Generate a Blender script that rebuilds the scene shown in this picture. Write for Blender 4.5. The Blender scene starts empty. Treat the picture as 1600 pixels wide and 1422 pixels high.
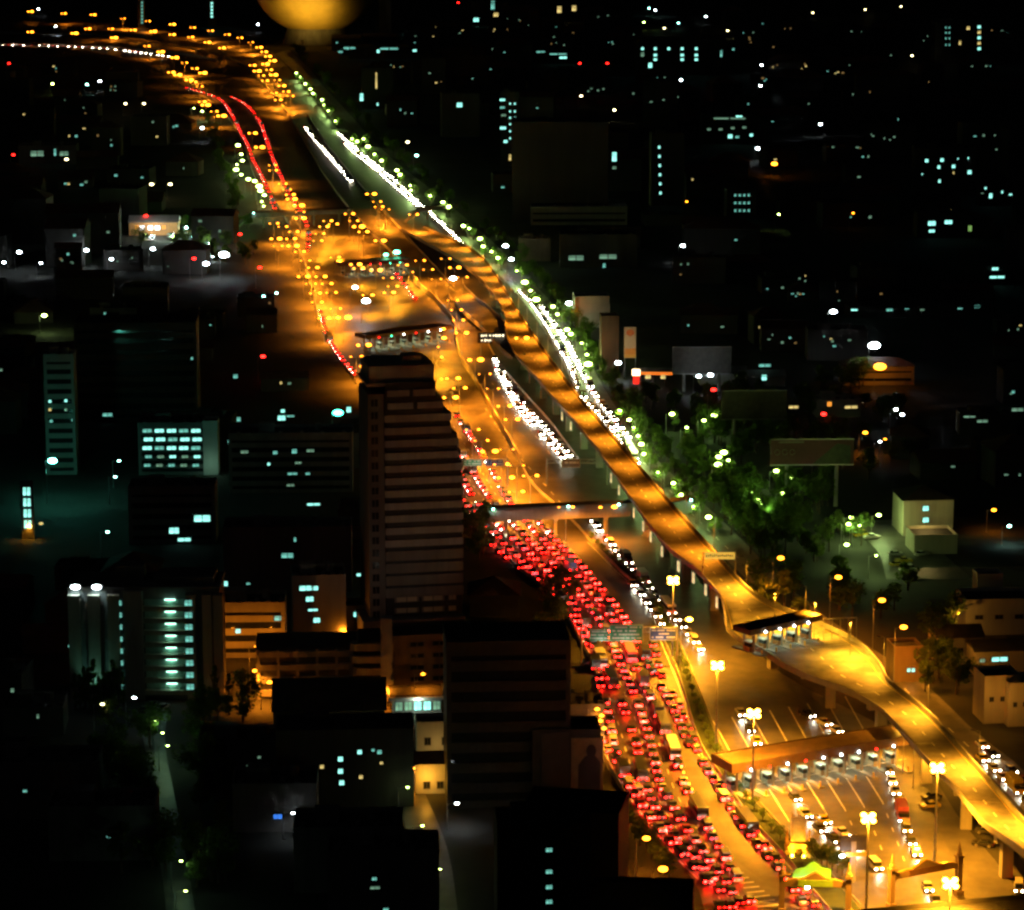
import bpy, math, random
from mathutils import Vector, Matrix
random.seed(7)
R = math.radians
S = bpy.context.scene
COL = S.collection

# ------------------------------------------------------------------ camera, sky, moonlight, exposure
CAM_H, PITCH, FPX, IW, IH = 208.0, 12.0, 4530.0, 1600.0, 1422.0
cam = bpy.data.cameras.new('camera')
cam.sensor_width = 36.0
cam.lens = FPX / IW * 36.0
cam.clip_start = 1.0
cam.clip_end = 40000.0
cam_o = bpy.data.objects.new('camera', cam)
cam_o.location = (0, 0, CAM_H)
cam_o.rotation_euler = (R(90 - PITCH), 0, 0)
COL.objects.link(cam_o)
S.camera = cam_o

W = bpy.data.worlds.new('World')
S.world = W
W.use_nodes = True
wn = W.node_tree
wn.nodes.clear()
sky = wn.nodes.new('ShaderNodeTexSky')
sky.sky_type = 'NISHITA'
sky.sun_disc = False
sky.sun_elevation = R(-4.0)
sky.sun_rotation = R(200)
bg = wn.nodes.new('ShaderNodeBackground')
bg.inputs['Strength'].default_value = 0.02
wo = wn.nodes.new('ShaderNodeOutputWorld')
wn.links.new(sky.outputs[0], bg.inputs['Color'])
wn.links.new(bg.outputs[0], wo.inputs['Surface'])

moon = bpy.data.lights.new('moon', 'SUN')
moon.energy = 0.008
moon.angle = R(2)
moon.color = (0.85, 0.95, 1.0)
moon_o = bpy.data.objects.new('moon', moon)
moon_o.rotation_euler = (R(40), 0, R(-35))
COL.objects.link(moon_o)

S.view_settings.view_transform = 'Standard'
S.view_settings.look = 'None'
S.view_settings.gamma = 1.0
S.view_settings.exposure = 0.0
S.view_settings.use_curve_mapping = False
S.render.film_transparent = False
S.cycles.use_denoising = True
S.cycles.max_bounces = 3
S.cycles.diffuse_bounces = 1
S.cycles.glossy_bounces = 1
S.cycles.use_adaptive_sampling = True
S.cycles.adaptive_threshold = 0.05
S.cycles.light_sampling_threshold = 0.03
S.cycles.transparent_max_bounces = 4
S.cycles.sample_clamp_indirect = 2.0
S.cycles.pixel_filter_type = 'BLACKMAN_HARRIS'
S.cycles.filter_width = 2.6
S.cycles.use_light_tree = True

# ------------------------------------------------------------------ pixel -> place (positions measured on the ground plane)
_cp, _sp = math.cos(R(PITCH)), math.sin(R(PITCH))
def ray(u, v):
    x = (u - IW / 2) / FPX
    y = (IH / 2 - v) / FPX
    return Vector((x, _cp + y * _sp, -_sp + y * _cp))
def P(u, v, z=0.0):
    d = ray(u, v)
    t = (z - CAM_H) / d.z
    return Vector((d.x * t, d.y * t, z))
def proj(p):
    x, y, z = p[0], p[1], p[2] - CAM_H
    dep = y * _cp - z * _sp
    up = y * _sp + z * _cp
    return (IW / 2 + FPX * x / dep, IH / 2 - FPX * up / dep)
def ppm(p):                                    # pixels per metre across the view at a place
    return FPX / (p[1] * _cp - (p[2] - CAM_H) * _sp)

def catmull(pts, step=8.0):
    pts = [Vector(p) for p in pts]
    out = []
    n = len(pts)
    for i in range(n - 1):
        p0 = pts[i - 1] if i > 0 else pts[0] * 2 - pts[1]
        p1, p2 = pts[i], pts[i + 1]
        p3 = pts[i + 2] if i + 2 < n else pts[-1] * 2 - pts[-2]
        m = max(1, int((p2 - p1).length / step))
        for k in range(m):
            t = k / m
            out.append(0.5 * ((2 * p1) + (p2 - p0) * t + (2 * p0 - 5 * p1 + 4 * p2 - p3) * t * t + (3 * p1 - p0 - 3 * p2 + p3) * t ** 3))
    out.append(pts[-1])
    return out
def walk(pts, spacing, start=0.0):             # points at even spacing with headings
    res, acc, nxt = [], 0.0, start
    for a, b in zip(pts[:-1], pts[1:]):
        L = (b - a).length
        while L > 1e-6 and nxt <= acc + L:
            t = (nxt - acc) / L
            d = (b - a)
            res.append((a + d * t, math.atan2(d.y, d.x)))
            nxt += spacing if not callable(spacing) else spacing()
        acc += L
    return res
def even(pts, n):
    tot = sum((b - a).length for a, b in zip(pts[:-1], pts[1:]))
    r = walk(pts, tot / n * 0.99999)
    return [q[0] for q in r][:n + 1]

KEEP = []                                        # places that must stay in sight of the road
ONES = 'zeroth first second third fourth fifth sixth seventh eighth ninth tenth eleventh twelfth thirteenth fourteenth fifteenth sixteenth seventeenth eighteenth nineteenth'.split()
TENS = {2: 'twent', 3: 'thirt', 4: 'fort', 5: 'fift', 6: 'sixt', 7: 'sevent', 8: 'eight', 9: 'ninet'}
def ordw(n):
    if n < 20: return ONES[n]
    if n >= 100: return '%d%s' % (n, 'th' if 10 < n % 100 < 20 else {1: 'st', 2: 'nd', 3: 'rd'}.get(n % 10, 'th'))
    t, o = divmod(n, 10)
    return TENS[t] + 'ieth' if o == 0 else TENS[t] + 'y-' + ONES[o]

# ------------------------------------------------------------------ materials
MATS = {}
def mat(name, col, rough=0.7, var=0.25, scale=0.6, metal=0.0, bump=0.0, streak=False):
    if name in MATS: return MATS[name]
    m = bpy.data.materials.new(name)
    m.use_nodes = True
    nt = m.node_tree
    b = nt.nodes['Principled BSDF']
    b.inputs['Roughness'].default_value = rough
    b.inputs['Metallic'].default_value = metal
    tc = nt.nodes.new('ShaderNodeTexCoord')
    no = nt.nodes.new('ShaderNodeTexNoise')
    no.inputs['Scale'].default_value = scale
    no.inputs['Detail'].default_value = 6
    no.inputs['Roughness'].default_value = 0.65
    src = tc.outputs['Object']
    if streak:
        mp = nt.nodes.new('ShaderNodeMapping')
        mp.inputs['Scale'].default_value = (1.0, 1.0, 0.12)
        nt.links.new(src, mp.inputs['Vector'])
        src = mp.outputs[0]
    nt.links.new(src, no.inputs['Vector'])
    mx = nt.nodes.new('ShaderNodeMix')
    mx.data_type = 'RGBA'
    lo = tuple(c * (1 - var) for c in col) + (1,)
    hi = tuple(min(1, c * (1 + var)) for c in col) + (1,)
    mx.inputs[6].default_value = lo
    mx.inputs[7].default_value = hi
    rp = nt.nodes.new('ShaderNodeMapRange')
    rp.inputs[1].default_value = 0.3
    rp.inputs[2].default_value = 0.7
    nt.links.new(no.outputs[0], rp.inputs[0])
    nt.links.new(rp.outputs[0], mx.inputs[0])
    nt.links.new(mx.outputs[2], b.inputs['Base Color'])
    if bump:
        bp = nt.nodes.new('ShaderNodeBump')
        bp.inputs['Strength'].default_value = bump
        bp.inputs['Distance'].default_value = 0.05
        nt.links.new(no.outputs[0], bp.inputs['Height'])
        nt.links.new(bp.outputs[0], b.inputs['Normal'])
    MATS[name] = m
    return m
def emi(name, col, strength, sampled=False, var=0.0, scale=1.0):
    if name in MATS: return MATS[name]
    m = bpy.data.materials.new(name)
    m.use_nodes = True
    nt = m.node_tree
    b = nt.nodes['Principled BSDF']
    b.inputs['Base Color'].default_value = (0.5 * col[0], 0.5 * col[1], 0.5 * col[2], 1)
    b.inputs['Emission Color'].default_value = tuple(col) + (1,)
    b.inputs['Emission Strength'].default_value = strength
    if var:
        tc = nt.nodes.new('ShaderNodeTexCoord')
        no = nt.nodes.new('ShaderNodeTexNoise')
        no.inputs['Scale'].default_value = scale
        no.inputs['Detail'].default_value = 4
        nt.links.new(tc.outputs['Object'], no.inputs['Vector'])
        rp = nt.nodes.new('ShaderNodeMapRange')
        rp.inputs[1].default_value = 0.35
        rp.inputs[2].default_value = 0.65
        rp.inputs[3].default_value = strength * (1 - var)
        rp.inputs[4].default_value = strength * (1 + var)
        nt.links.new(no.outputs[0], rp.inputs[0])
        nt.links.new(rp.outputs[0], b.inputs['Emission Strength'])
    m.cycles.emission_sampling = 'AUTO' if sampled else 'NONE'
    MATS[name] = m
    return m

M_ground = mat('ground_earth', (0.035, 0.035, 0.028), 0.95, 0.5, 0.02)
M_asph = mat('asphalt', (0.08, 0.075, 0.067), 0.5, 0.45, 0.16, bump=0.15)
M_asph2 = mat('asphalt_worn', (0.10, 0.093, 0.083), 0.5, 0.45, 0.14, bump=0.15)
M_deck = mat('concrete_deck', (0.16, 0.15, 0.13), 0.6, 0.5, 0.22)
M_conc = mat('concrete', (0.30, 0.29, 0.26), 0.8, 0.25, 0.25, streak=True)
M_conc_d = mat('concrete_dark', (0.16, 0.15, 0.14), 0.85, 0.35, 0.2, streak=True)
M_plaster = mat('plaster_cream', (0.42, 0.38, 0.29), 0.85, 0.2, 0.3, streak=True)
M_plaster_w = mat('plaster_white', (0.55, 0.54, 0.50), 0.85, 0.15, 0.3, streak=True)
M_plaster_b = mat('plaster_brown', (0.24, 0.17, 0.11), 0.85, 0.25, 0.3, streak=True)
M_roof = mat('roof_dark', (0.05, 0.045, 0.04), 0.8, 0.4, 0.4)
M_roof_r = mat('roof_tile', (0.12, 0.06, 0.04), 0.8, 0.35, 0.5)
M_steel = mat('galvanised_steel', (0.35, 0.35, 0.34), 0.45, 0.15, 1.0, metal=0.7)
M_paint = mat('road_paint', (0.75, 0.73, 0.66), 0.6, 0.25, 0.8)
M_paint_y = mat('road_paint_yellow', (0.70, 0.48, 0.08), 0.6, 0.25, 0.8)
M_glass = mat('dark_glass', (0.02, 0.024, 0.026), 0.08, 0.2, 0.5)
M_black = mat('rubber_black', (0.012, 0.012, 0.012), 0.7, 0.2, 3)
M_leaf = mat('leaves', (0.075, 0.12, 0.025), 0.6, 0.5, 0.7)
M_leaf2 = mat('leaves_pale', (0.11, 0.15, 0.035), 0.6, 0.5, 0.7)
for m_ in (M_leaf, M_leaf2):
    nt_ = m_.node_tree; pr_ = nt_.nodes['Principled BSDF']; tl_ = nt_.nodes.new('ShaderNodeBsdfTranslucent'); mx_ = nt_.nodes.new('ShaderNodeMixShader')
    tl_.inputs['Color'].default_value = (.16, .26, .03, 1); mx_.inputs[0].default_value = .5
    out_ = nt_.nodes['Material Output']
    nt_.links.new(pr_.outputs[0], mx_.inputs[1]); nt_.links.new(tl_.outputs[0], mx_.inputs[2]); nt_.links.new(mx_.outputs[0], out_.inputs['Surface'])
M_bark = mat('bark', (0.09, 0.065, 0.045), 0.9, 0.4, 2.0, bump=0.4)
M_gold = mat('gold_leaf', (0.75, 0.48, 0.12), 0.35, 0.3, 1.2, metal=0.5)
M_gsign = mat('sign_green', (0.03, 0.22, 0.09), 0.5, 0.1, 0.5)
M_bsign = mat('sign_blue', (0.03, 0.06, 0.22), 0.5, 0.1, 0.5)
M_grass = mat('verge_soil_and_grass', (0.03, 0.045, 0.018), 0.95, 0.5, 0.3)

SOD = (1.0, 0.27, 0.012)
YEL = (1.0, 0.35, 0.014)
GRN = (0.72, 1.0, 0.42)
COOL = (0.55, 1.0, 0.92)
WHT = (0.85, 0.95, 1.0)
E_sod = emi('sodium_lamp_glow', (1.0, 0.28, 0.012), 13)
E_yel = emi('yellow_lamp_glow', (1.0, 0.45, 0.03), 60)
E_yel2 = emi('amber_lamp_glow', (1.0, 0.34, 0.02), 9)
E_grn = emi('mercury_lamp_glow', (0.66, 1.0, 0.2), 26)
E_cool = emi('cool_lamp_glow', (0.35, 1.0, 0.85), 22)
E_wht = emi('white_lamp_glow', (0.8, 0.93, 1.0), 40)
E_red = emi('red_lamp_glow', (1.0, 0.012, 0.008), 14)
E_tail = emi('tail_lamp_red', (1.0, 0.006, 0.004), 14)
E_head = emi('headlamp_white', (1.0, 0.93, 0.72), 60)
E_amb = emi('trail_amber', (1.0, 0.5, 0.02), 12)
E_wcool = emi('window_lit_cool', (0.25, 0.85, 0.70), 0.6, var=0.5, scale=1.5)
E_wcool_b = emi('window_lit_cool_bright', (0.34, 1.0, 0.86), 1.5, var=0.4, scale=1.5)
E_wwarm = emi('window_lit_warm', (1.0, 0.75, 0.25), 0.8, var=0.5, scale=1.5)
E_wdim = emi('window_lit_dim', (0.45, 0.9, 0.6), 0.28, var=0.6, scale=1.2)
E_wdimw = emi('window_lit_dim_warm', (1.0, .6, .2), .22, var=.5, scale=1.3)
E_wblue = emi('window_lit_blue', (0.05, 0.25, 1.0), 0.9)

# ------------------------------------------------------------------ mesh helpers
class MB:
    def __init__(s): s.v, s.f, s.m = [], [], []
    def quad(s, a, b, c, d, mi=0):
        n = len(s.v); s.v += [tuple(a), tuple(b), tuple(c), tuple(d)]; s.f.append((n, n + 1, n + 2, n + 3)); s.m.append(mi)
    def tri(s, a, b, c, mi=0):
        n = len(s.v); s.v += [tuple(a), tuple(b), tuple(c)]; s.f.append((n, n + 1, n + 2)); s.m.append(mi)
    def box(s, cx, cy, cz, sx, sy, sz, rz=0.0, mi=0, top=1.0):
        n = len(s.v); c, q = math.cos(rz), math.sin(rz)
        for dz, k in ((-.5, 1.0), (.5, top)):
            for dx, dy in ((-.5, -.5), (.5, -.5), (.5, .5), (-.5, .5)):
                x, y = dx * sx * k, dy * sy * k
                s.v.append((cx + x * c - y * q, cy + x * q + y * c, cz + dz * sz))
        for f in ((3, 2, 1, 0), (4, 5, 6, 7), (0, 1, 5, 4), (1, 2, 6, 5), (2, 3, 7, 6), (3, 0, 4, 7)):
            s.f.append(tuple(n + i for i in f)); s.m.append(mi)
    def beam(s, a, b, w, h, mi=0):              # a bar between two points
        a, b = Vector(a), Vector(b); d = (b - a)
        if d.length < 1e-6: return
        d.normalize()
        up = Vector((0, 0, 1)) if abs(d.z) < 0.95 else Vector((1, 0, 0))
        r = d.cross(up).normalized(); u = r.cross(d)
        n = len(s.v)
        for p in (a, b):
            for x, y in ((-1, -1), (1, -1), (1, 1), (-1, 1)):
                s.v.append(tuple(p + r * x * w / 2 + u * y * h / 2))
        for f in ((3, 2, 1, 0), (4, 5, 6, 7), (0, 1, 5, 4), (1, 2, 6, 5), (2, 3, 7, 6), (3, 0, 4, 7)):
            s.f.append(tuple(n + i for i in f)); s.m.append(mi)
    def cone(s, x, y, z0, z1, r0, r1, n=10, mi=0, rings=None):
        prof = rings or [(r0, z0), (r1, z1)]
        base = len(s.v)
        for r, z in prof:
            for i in range(n):
                a = 2 * math.pi * i / n
                s.v.append((x + r * math.cos(a), y + r * math.sin(a), z))
        for k in range(len(prof) - 1):
            for i in range(n):
                j = (i + 1) % n
                s.f.append((base + k * n + i, base + k * n + j, base + (k + 1) * n + j, base + (k + 1) * n + i)); s.m.append(mi)
        s.f.append(tuple(base + i for i in reversed(range(n)))); s.m.append(mi)
        s.f.append(tuple(base + (len(prof) - 1) * n + i for i in range(n))); s.m.append(mi)
    def ball(s, x, y, z, rx, ry, rz, n=10, m=6, mi=0):
        rings = []
        base = len(s.v)
        for k in range(m + 1):
            t = math.pi * k / m
            for i in range(n):
                a = 2 * math.pi * i / n
                s.v.append((x + rx * math.sin(t) * math.cos(a), y + ry * math.sin(t) * math.sin(a), z - rz * math.cos(t)))
        for k in range(m):
            for i in range(n):
                j = (i + 1) % n
                s.f.append((base + k * n + i, base + k * n + j, base + (k + 1) * n + j, base + (k + 1) * n + i)); s.m.append(mi)
    def prism(s, poly, z0, z1, mi=0):
        n = len(s.v); k = len(poly)
        for z in (z0, z1):
            for x, y in poly: s.v.append((x, y, z))
        s.f.append(tuple(n + i for i in reversed(range(k)))); s.m.append(mi)
        s.f.append(tuple(n + k + i for i in range(k))); s.m.append(mi)
        for i in range(k):
            j = (i + 1) % k
            s.f.append((n + i, n + j, n + k + j, n + k + i)); s.m.append(mi)
    def plate(s, poly, y0, y1, mi=0):            # an outline in x,z given thickness along y
        n = len(s.v); k = len(poly)
        for y in (y0, y1):
            for x, z in poly: s.v.append((x, y, z))
        s.f.append(tuple(n + i for i in range(k))); s.m.append(mi)
        s.f.append(tuple(n + k + i for i in reversed(range(k)))); s.m.append(mi)
        for i in range(k):
            j = (i + 1) % k
            s.f.append((n + i, n + k + i, n + k + j, n + j)); s.m.append(mi)
    def sweep(s, pts, prof, mi=0, closed=True):  # prof: list of (side, up) swept along a path
        base = len(s.v); k = len(prof); N = len(pts)
        for i, p in enumerate(pts):
            a = pts[max(0, i - 1)]; b = pts[min(N - 1, i + 1)]
            d = Vector((b.x - a.x, b.y - a.y, 0)).normalized()
            nr = Vector((d.y, -d.x, 0))
            for q, h in prof: s.v.append(tuple(Vector(p) + nr * q + Vector((0, 0, h))))
        for i in range(N - 1):
            for j in range(k if closed else k - 1):
                jj = (j + 1) % k
                s.f.append((base + i * k + j, base + i * k + jj, base + (i + 1) * k + jj, base + (i + 1) * k + j)); s.m.append(mi)
        if closed:
            s.f.append(tuple(base + j for j in reversed(range(k)))); s.m.append(mi)
            s.f.append(tuple(base + (N - 1) * k + j for j in range(k))); s.m.append(mi)
    def mesh(s, name, mats, smooth=False):
        me = bpy.data.meshes.new(name)
        me.from_pydata(s.v, [], s.f)
        if not isinstance(mats, (list, tuple)): mats = [mats]
        for m in mats: me.materials.append(m)
        if len(mats) > 1: me.polygons.foreach_set('material_index', s.m)
        if smooth: me.polygons.foreach_set('use_smooth', [True] * len(s.f))
        me.update()
        return me
    def build(s, name, mats, parent=None, loc=None, smooth=False):
        return put(name, s.mesh(name, mats, smooth), parent, loc)
def put(name, me, parent=None, loc=None, rz=0.0, scale=None):
    o = bpy.data.objects.new(name, me)
    COL.objects.link(o)
    if loc is not None: o.location = loc
    if rz: o.rotation_euler = (0, 0, rz)
    if scale: o.scale = scale
    if parent is not None: o.parent = parent
    return o
def tag(o, label=None, cat=None, group=None, kind=None):
    if label: o['label'] = label
    if cat: o['category'] = cat
    if group: o['group'] = group
    if kind: o['kind'] = kind
    return o
def thing(name, label, cat, loc, rz=0.0, group=None):
    o = bpy.data.objects.new(name, None)
    o.empty_display_size = 0.5
    COL.objects.link(o)
    o.location = loc
    o.rotation_euler = (0, 0, rz)
    return tag(o, label, cat, group)
LIGHTS = {}
def light(kind, key, parent, loc, energy, color, radius=0.3, spot=150, rot=(0, 0, 0), blend=0.5):
    k = (kind, key)
    if k not in LIGHTS:
        l = bpy.data.lights.new(key, kind)
        l.energy = energy
        l.color = color
        l.shadow_soft_size = radius
        if kind == 'SPOT':
            l.spot_size = R(spot); l.spot_blend = blend
        LIGHTS[k] = l
    o = bpy.data.objects.new('light', LIGHTS[k])
    COL.objects.link(o)
    o.parent = parent
    o.location = loc
    o.rotation_euler = rot
    return o
# window unit: dark frame round a recessed pane, 1 x 1, front at y=0 facing -y
def window_mesh(pane):
    key = 'window_' + pane.name
    if key in bpy.data.meshes: return bpy.data.meshes[key]
    b = MB(); t = 0.09
    for x, z, sx, sz in ((0, .5 - t / 2, 1, t), (0, -.5 + t / 2, 1, t), (-.5 + t / 2, 0, t, 1 - 2 * t), (.5 - t / 2, 0, t, 1 - 2 * t), (0, 0, .05, 1 - 2 * t)):
        b.box(x, 0, z, sx, 0.10, sz, mi=0)
    b.quad((-.45, .03, -.45), (.45, .03, -.45), (.45, .03, .45), (-.45, .03, .45), 1)
    return b.mesh(key, [M_conc_d, pane])
def win(root, x, z, w, h, pane, y=0.0, name='window'):
    return put(name, window_mesh(pane), root, (x, y - 0.04, z), scale=(w, 1, h))

# ================================================================== THE SETTING
b = MB()
gx, gy0, gy1 = 9000, -200, 16000
N = 24
for i in range(N):
    for j in range(N):
        x0, x1 = -gx + 2 * gx * i / N, -gx + 2 * gx * (i + 1) / N
        y0, y1 = gy0 + (gy1 - gy0) * j / N, gy0 + (gy1 - gy0) * (j + 1) / N
        b.quad((x0, y0, 0), (x1, y0, 0), (x1, y1, 0), (x0, y1, 0))
tag(b.build('ground', M_ground), kind='structure')

def px(pts, z=0.0):
    return [P(p[0], p[1], p[2] if len(p) > 2 else z) for p in pts]
def sheet(name, left, right, z, m, n=140, kind='structure'):
    L = even(catmull(px(left, z)), n); Rr = even(catmull(px(right, z)), n)
    k = min(len(L), len(Rr))
    bb = MB()
    for i in range(k - 1):
        bb.quad(L[i], Rr[i], Rr[i + 1], L[i + 1])
    return tag(bb.build(name, m), kind=kind)

L_main = [(1110, 1460), (1086, 1374), (1048, 1335), (982, 1250), (952, 1200), (940, 1160), (932, 1056), (905, 1000), (868, 935), (815, 893), (752, 835), (725, 790), (705, 745), (660, 690), (600, 635), (556, 597), (528, 555), (503, 510), (488, 460), (476, 410), (462, 380), (440, 330), (405, 290), (385, 240), (365, 195), (330, 160), (280, 130), (225, 100), (150, 82), (70, 76), (-60, 76)]
R_main = [(1640, 1460), (1560, 1350), (1500, 1280), (1450, 1200), (1405, 1150), (1335, 1112), (1235, 1062), (1185, 1020), (1135, 970), (1095, 910), (1052, 860), (1010, 805), (960, 735), (905, 655), (872, 600), (830, 540), (790, 480), (755, 430), (700, 372), (640, 315), (590, 270), (540, 215), (500, 170), (470, 130), (440, 95), (410, 70), (365, 52), (300, 42), (200, 36), (80, 34), (-60, 34)]
sheet('expressway_road', L_main, R_main, 0.06, M_asph, 220)

# the surface street on the right, behind the flyover
L_st = [(1640, 1310), (1560, 1225), (1490, 1160), (1400, 1080), (1300, 1010), (1200, 935), (1100, 840), (1030, 765), (975, 715), (925, 650), (895, 600), (865, 540), (825, 480), (790, 440), (745, 395), (690, 345), (640, 300), (585, 258), (545, 216), (508, 172), (480, 140), (455, 108), (430, 84)]
R_st = [(1640, 1255), (1580, 1195), (1520, 1150), (1430, 1065), (1330, 1000), (1230, 925), (1140, 835), (1065, 765), (1008, 710), (962, 650), (930, 600), (898, 540), (855, 478), (818, 438), (772, 390), (715, 340), (662, 296), (606, 252), (566, 212), (526, 168), (497, 137), (470, 105), (442, 80)]
sheet('surface_street', L_st, R_st, 0.10, M_asph2, 160)
# raised kerbed pavement beside it
R_pv = [(p[0] + 9, p[1] - 2) for p in R_st]
sheet('pavement', R_st, R_pv, 0.24, M_conc_d, 160)
# side streets among the buildings
sheet('alley_road', [(640, 1460), (640, 1330), (620, 1240), (600, 1160), (580, 1110), (420, 1080)], [(720, 1460), (700, 1330), (660, 1230), (632, 1160), (612, 1104), (425, 1070)], 0.05, M_asph2, 60)
sheet('lane_road', [(262, 1460), (255, 1380), (240, 1290), (232, 1220), (225, 1160), (210, 1110)], [(310, 1460), (298, 1380), (282, 1290), (268, 1220), (258, 1160), (262, 1110)], 0.05, M_asph2, 50)
sheet('car_park', [(1385, 905), (1370, 860), (1320, 815)], [(1520, 905), (1455, 850), (1400, 812)], 0.08, M_asph2, 20)
# brighter concrete aprons of the toll plazas
sheet('toll_apron', [(1262, 1370), (1205, 1300), (1150, 1225), (1125, 1150)], [(1500, 1370), (1470, 1300), (1425, 1200), (1370, 1130)], 0.10, M_asph2, 40)
sheet('far_toll_apron', [(596, 640), (585, 560), (530, 470), (512, 420), (500, 370), (508, 335)], [(735, 600), (708, 530), (690, 490), (640, 425), (600, 375), (560, 335)], 0.10, M_asph2, 40)

# planted median between the two carriageways and verges
Md_L = [(1300, 1430), (1262, 1385), (1235, 1350), (1166, 1273), (1131, 1220), (1095, 1166), (1065, 1070), (1040, 1008), (1010, 933), (969, 893), (923, 847)]
Md_R = [(1345, 1420), (1300, 1372), (1252, 1330), (1196, 1268), (1147, 1216), (1124, 1160), (1088, 1068), (1062, 1006), (1022, 928), (977, 888), (926, 845)]
sheet('median_bed', Md_L, Md_R, 0.28, M_grass, 80)
sheet('gore_island', [(1190, 1440), (1160, 1390), (1122, 1330)], [(1262, 1440), (1210, 1390), (1126, 1328)], 0.26, M_asph2, 20)

def wallrun(name, label, cat, pts, prof, m, group=None, kind=None, step=8.0):
    bb = MB()
    bb.sweep(catmull(pts, step), prof)
    return tag(bb.build(name, m), label, cat, group, kind)
JERSEY = [(-.30, 0), (.30, 0), (.14, .45), (.10, .95), (-.10, .95), (-.14, .45)]
wallrun('concrete_barrier', 'long concrete barrier along the left edge of the planted median', 'barrier', px(Md_L, 0.06), JERSEY, M_conc)
wallrun('concrete_barrier', 'long concrete barrier along the toll plaza side of the median', 'barrier', px(Md_R, 0.06), JERSEY, M_conc)
Wl = [(640, 428), (655, 448), (676, 466), (704, 498), (711, 515), (714, 540), (722, 566), (740, 592), (766, 638), (795, 690), (812, 720)]
wallrun('retaining_wall', 'S-curved concrete parapet bounding the bright far toll plaza', 'wall', px(Wl, 0.06), [(-.35, 0), (.35, 0), (.3, 2.2), (-.3, 2.2)], M_plaster)
Wf = [(812, 720), (835, 760), (880, 800), (905, 825), (923, 847)]
wallrun('concrete_barrier', 'low concrete barrier leading from the S-curved parapet to the median', 'barrier', px(Wf, 0.06), JERSEY, M_conc)
wallrun('concrete_barrier', 'concrete barrier along the kerb of the left carriageway', 'barrier', px(L_main[3:12], 0.06), JERSEY, M_conc)
wallrun('concrete_barrier', 'far concrete barrier left of the orange lamp cluster', 'barrier', px(L_main[15:27], 0.06), JERSEY, M_conc, step=14)
Bc = [(640, 428), (612, 395), (575, 360), (545, 325), (505, 270), (470, 210), (440, 165), (410, 130), (375, 100), (320, 82), (240, 66), (150, 56), (0, 52)]
wallrun('concrete_barrier', 'barrier down the middle of the far expressway bend', 'barrier', px(Bc, 0.06), [(-.5, 0), (.5, 0), (.4, 1.4), (-.4, 1.4)], M_conc, step=14)
Bd = [(905, 720), (860, 660), (815, 610), (775, 560), (745, 500), (700, 440), (650, 385), (600, 330), (560, 285), (510, 225), (480, 180)]
wallrun('concrete_barrier', 'barrier beside the headlight lanes under the flyover', 'barrier', px(Bd, 0.06), JERSEY, M_conc, step=10)
# edge bands on the far elevated bend at top left: a lit parapet
wallrun('parapet_wall', 'pale lit parapet along the outside of the far bend', 'wall', px([(340, 96), (300, 88), (250, 82), (165, 76), (90, 72), (0, 71), (-40, 71)], 0.06), [(-.6, 0), (.6, 0), (.6, 2.4), (-.6, 2.4)], M_plaster_w, step=14)

# painted lines
def lines(name, paths, w, dash=None, gap=6.0, z=0.085, m=M_paint):
    bb = MB()
    for path in paths:
        pts = catmull(px(path, z), 3.0)
        if dash is None:
            bb.sweep(pts, [(-w / 2, 0), (w / 2, 0)], closed=False)
        else:
            for p, a in walk(pts, dash + gap):
                c, s_ = math.cos(a), math.sin(a)
                d = Vector((c, s_, 0)) * dash / 2; n = Vector((s_, -c, 0)) * w / 2
                bb.quad(p - d - n, p - d + n, p + d + n, p + d - n)
    return tag(bb.build(name, m), kind='structure')

T1 = [(712, 770), (735, 800), (765, 830), (800, 865), (840, 905), (880, 945), (915, 1000), (935, 1060), (950, 1120), (965, 1190), (995, 1250), (1050, 1320), (1100, 1375), (1128, 1425)]
T2 = [(706, 720), (740, 780), (785, 830), (830, 870), (880, 925), (915, 980), (940, 1040), (975, 1110), (995, 1170), (1008, 1230), (1042, 1295), (1100, 1360), (1146, 1425)]
T3 = [(696, 668), (730, 725), (765, 780), (805, 825), (852, 870), (905, 932), (945, 985), (970, 1040), (1000, 1110), (1020, 1180), (1032, 1225), (1056, 1272), (1092, 1325), (1135, 1385), (1163, 1425)]
T4 = [(712, 650), (742, 695), (770, 740), (792, 780), (828, 825), (880, 880), (930, 935), (965, 985), (990, 1040), (1024, 1110), (1050, 1175), (1070, 1230), (1100, 1285), (1125, 1330), (1155, 1385), (1180, 1425)]
T5 = [(815, 790), (850, 828), (905, 884), (950, 936), (982, 980), (1008, 1030), (1044, 1095), (1075, 1160), (1105, 1205), (1135, 1255), (1175, 1312), (1215, 1358), (1250, 1405), (1262, 1425)]
T6 = [(1020, 1010), (1036, 1060), (1062, 1110), (1092, 1180), (1122, 1225), (1152, 1272), (1195, 1326), (1232, 1368), (1282, 1428)]
def mid(a, b_, t=0.5):
    pa, pb = even(catmull(px(a)), 40), even(catmull(px(b_)), 40)
    out = []
    for i in range(0, 41, 2):
        if i < len(pa) and i < len(pb):
            out.append(proj(pa[i].lerp(pb[i], t)))
    return out
lines('lane_markings', [mid(T1, T2), mid(T2, T3), mid(T3, T4), [(848, 812), (892, 858), (940, 912), (975, 962), (1000, 1010), (1035, 1070), (1068, 1135), (1095, 1185), (1128, 1235), (1160, 1282)]], 0.22, 3.5, 6.5)
lines('edge_lines', [[(p[0] + 5, p[1]) for p in L_main[1:11]], [(p[0] - 5, p[1]) for p in Md_L[1:]]], 0.22)
hatch = [[(1130 + 5.3 * k, 1343 + 7.4 * k), (1137 + 8.2 * k, 1343 + 7.0 * k)] for k in range(12)]
lines('gore_hatching', hatch, 0.55, z=0.29)
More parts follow.
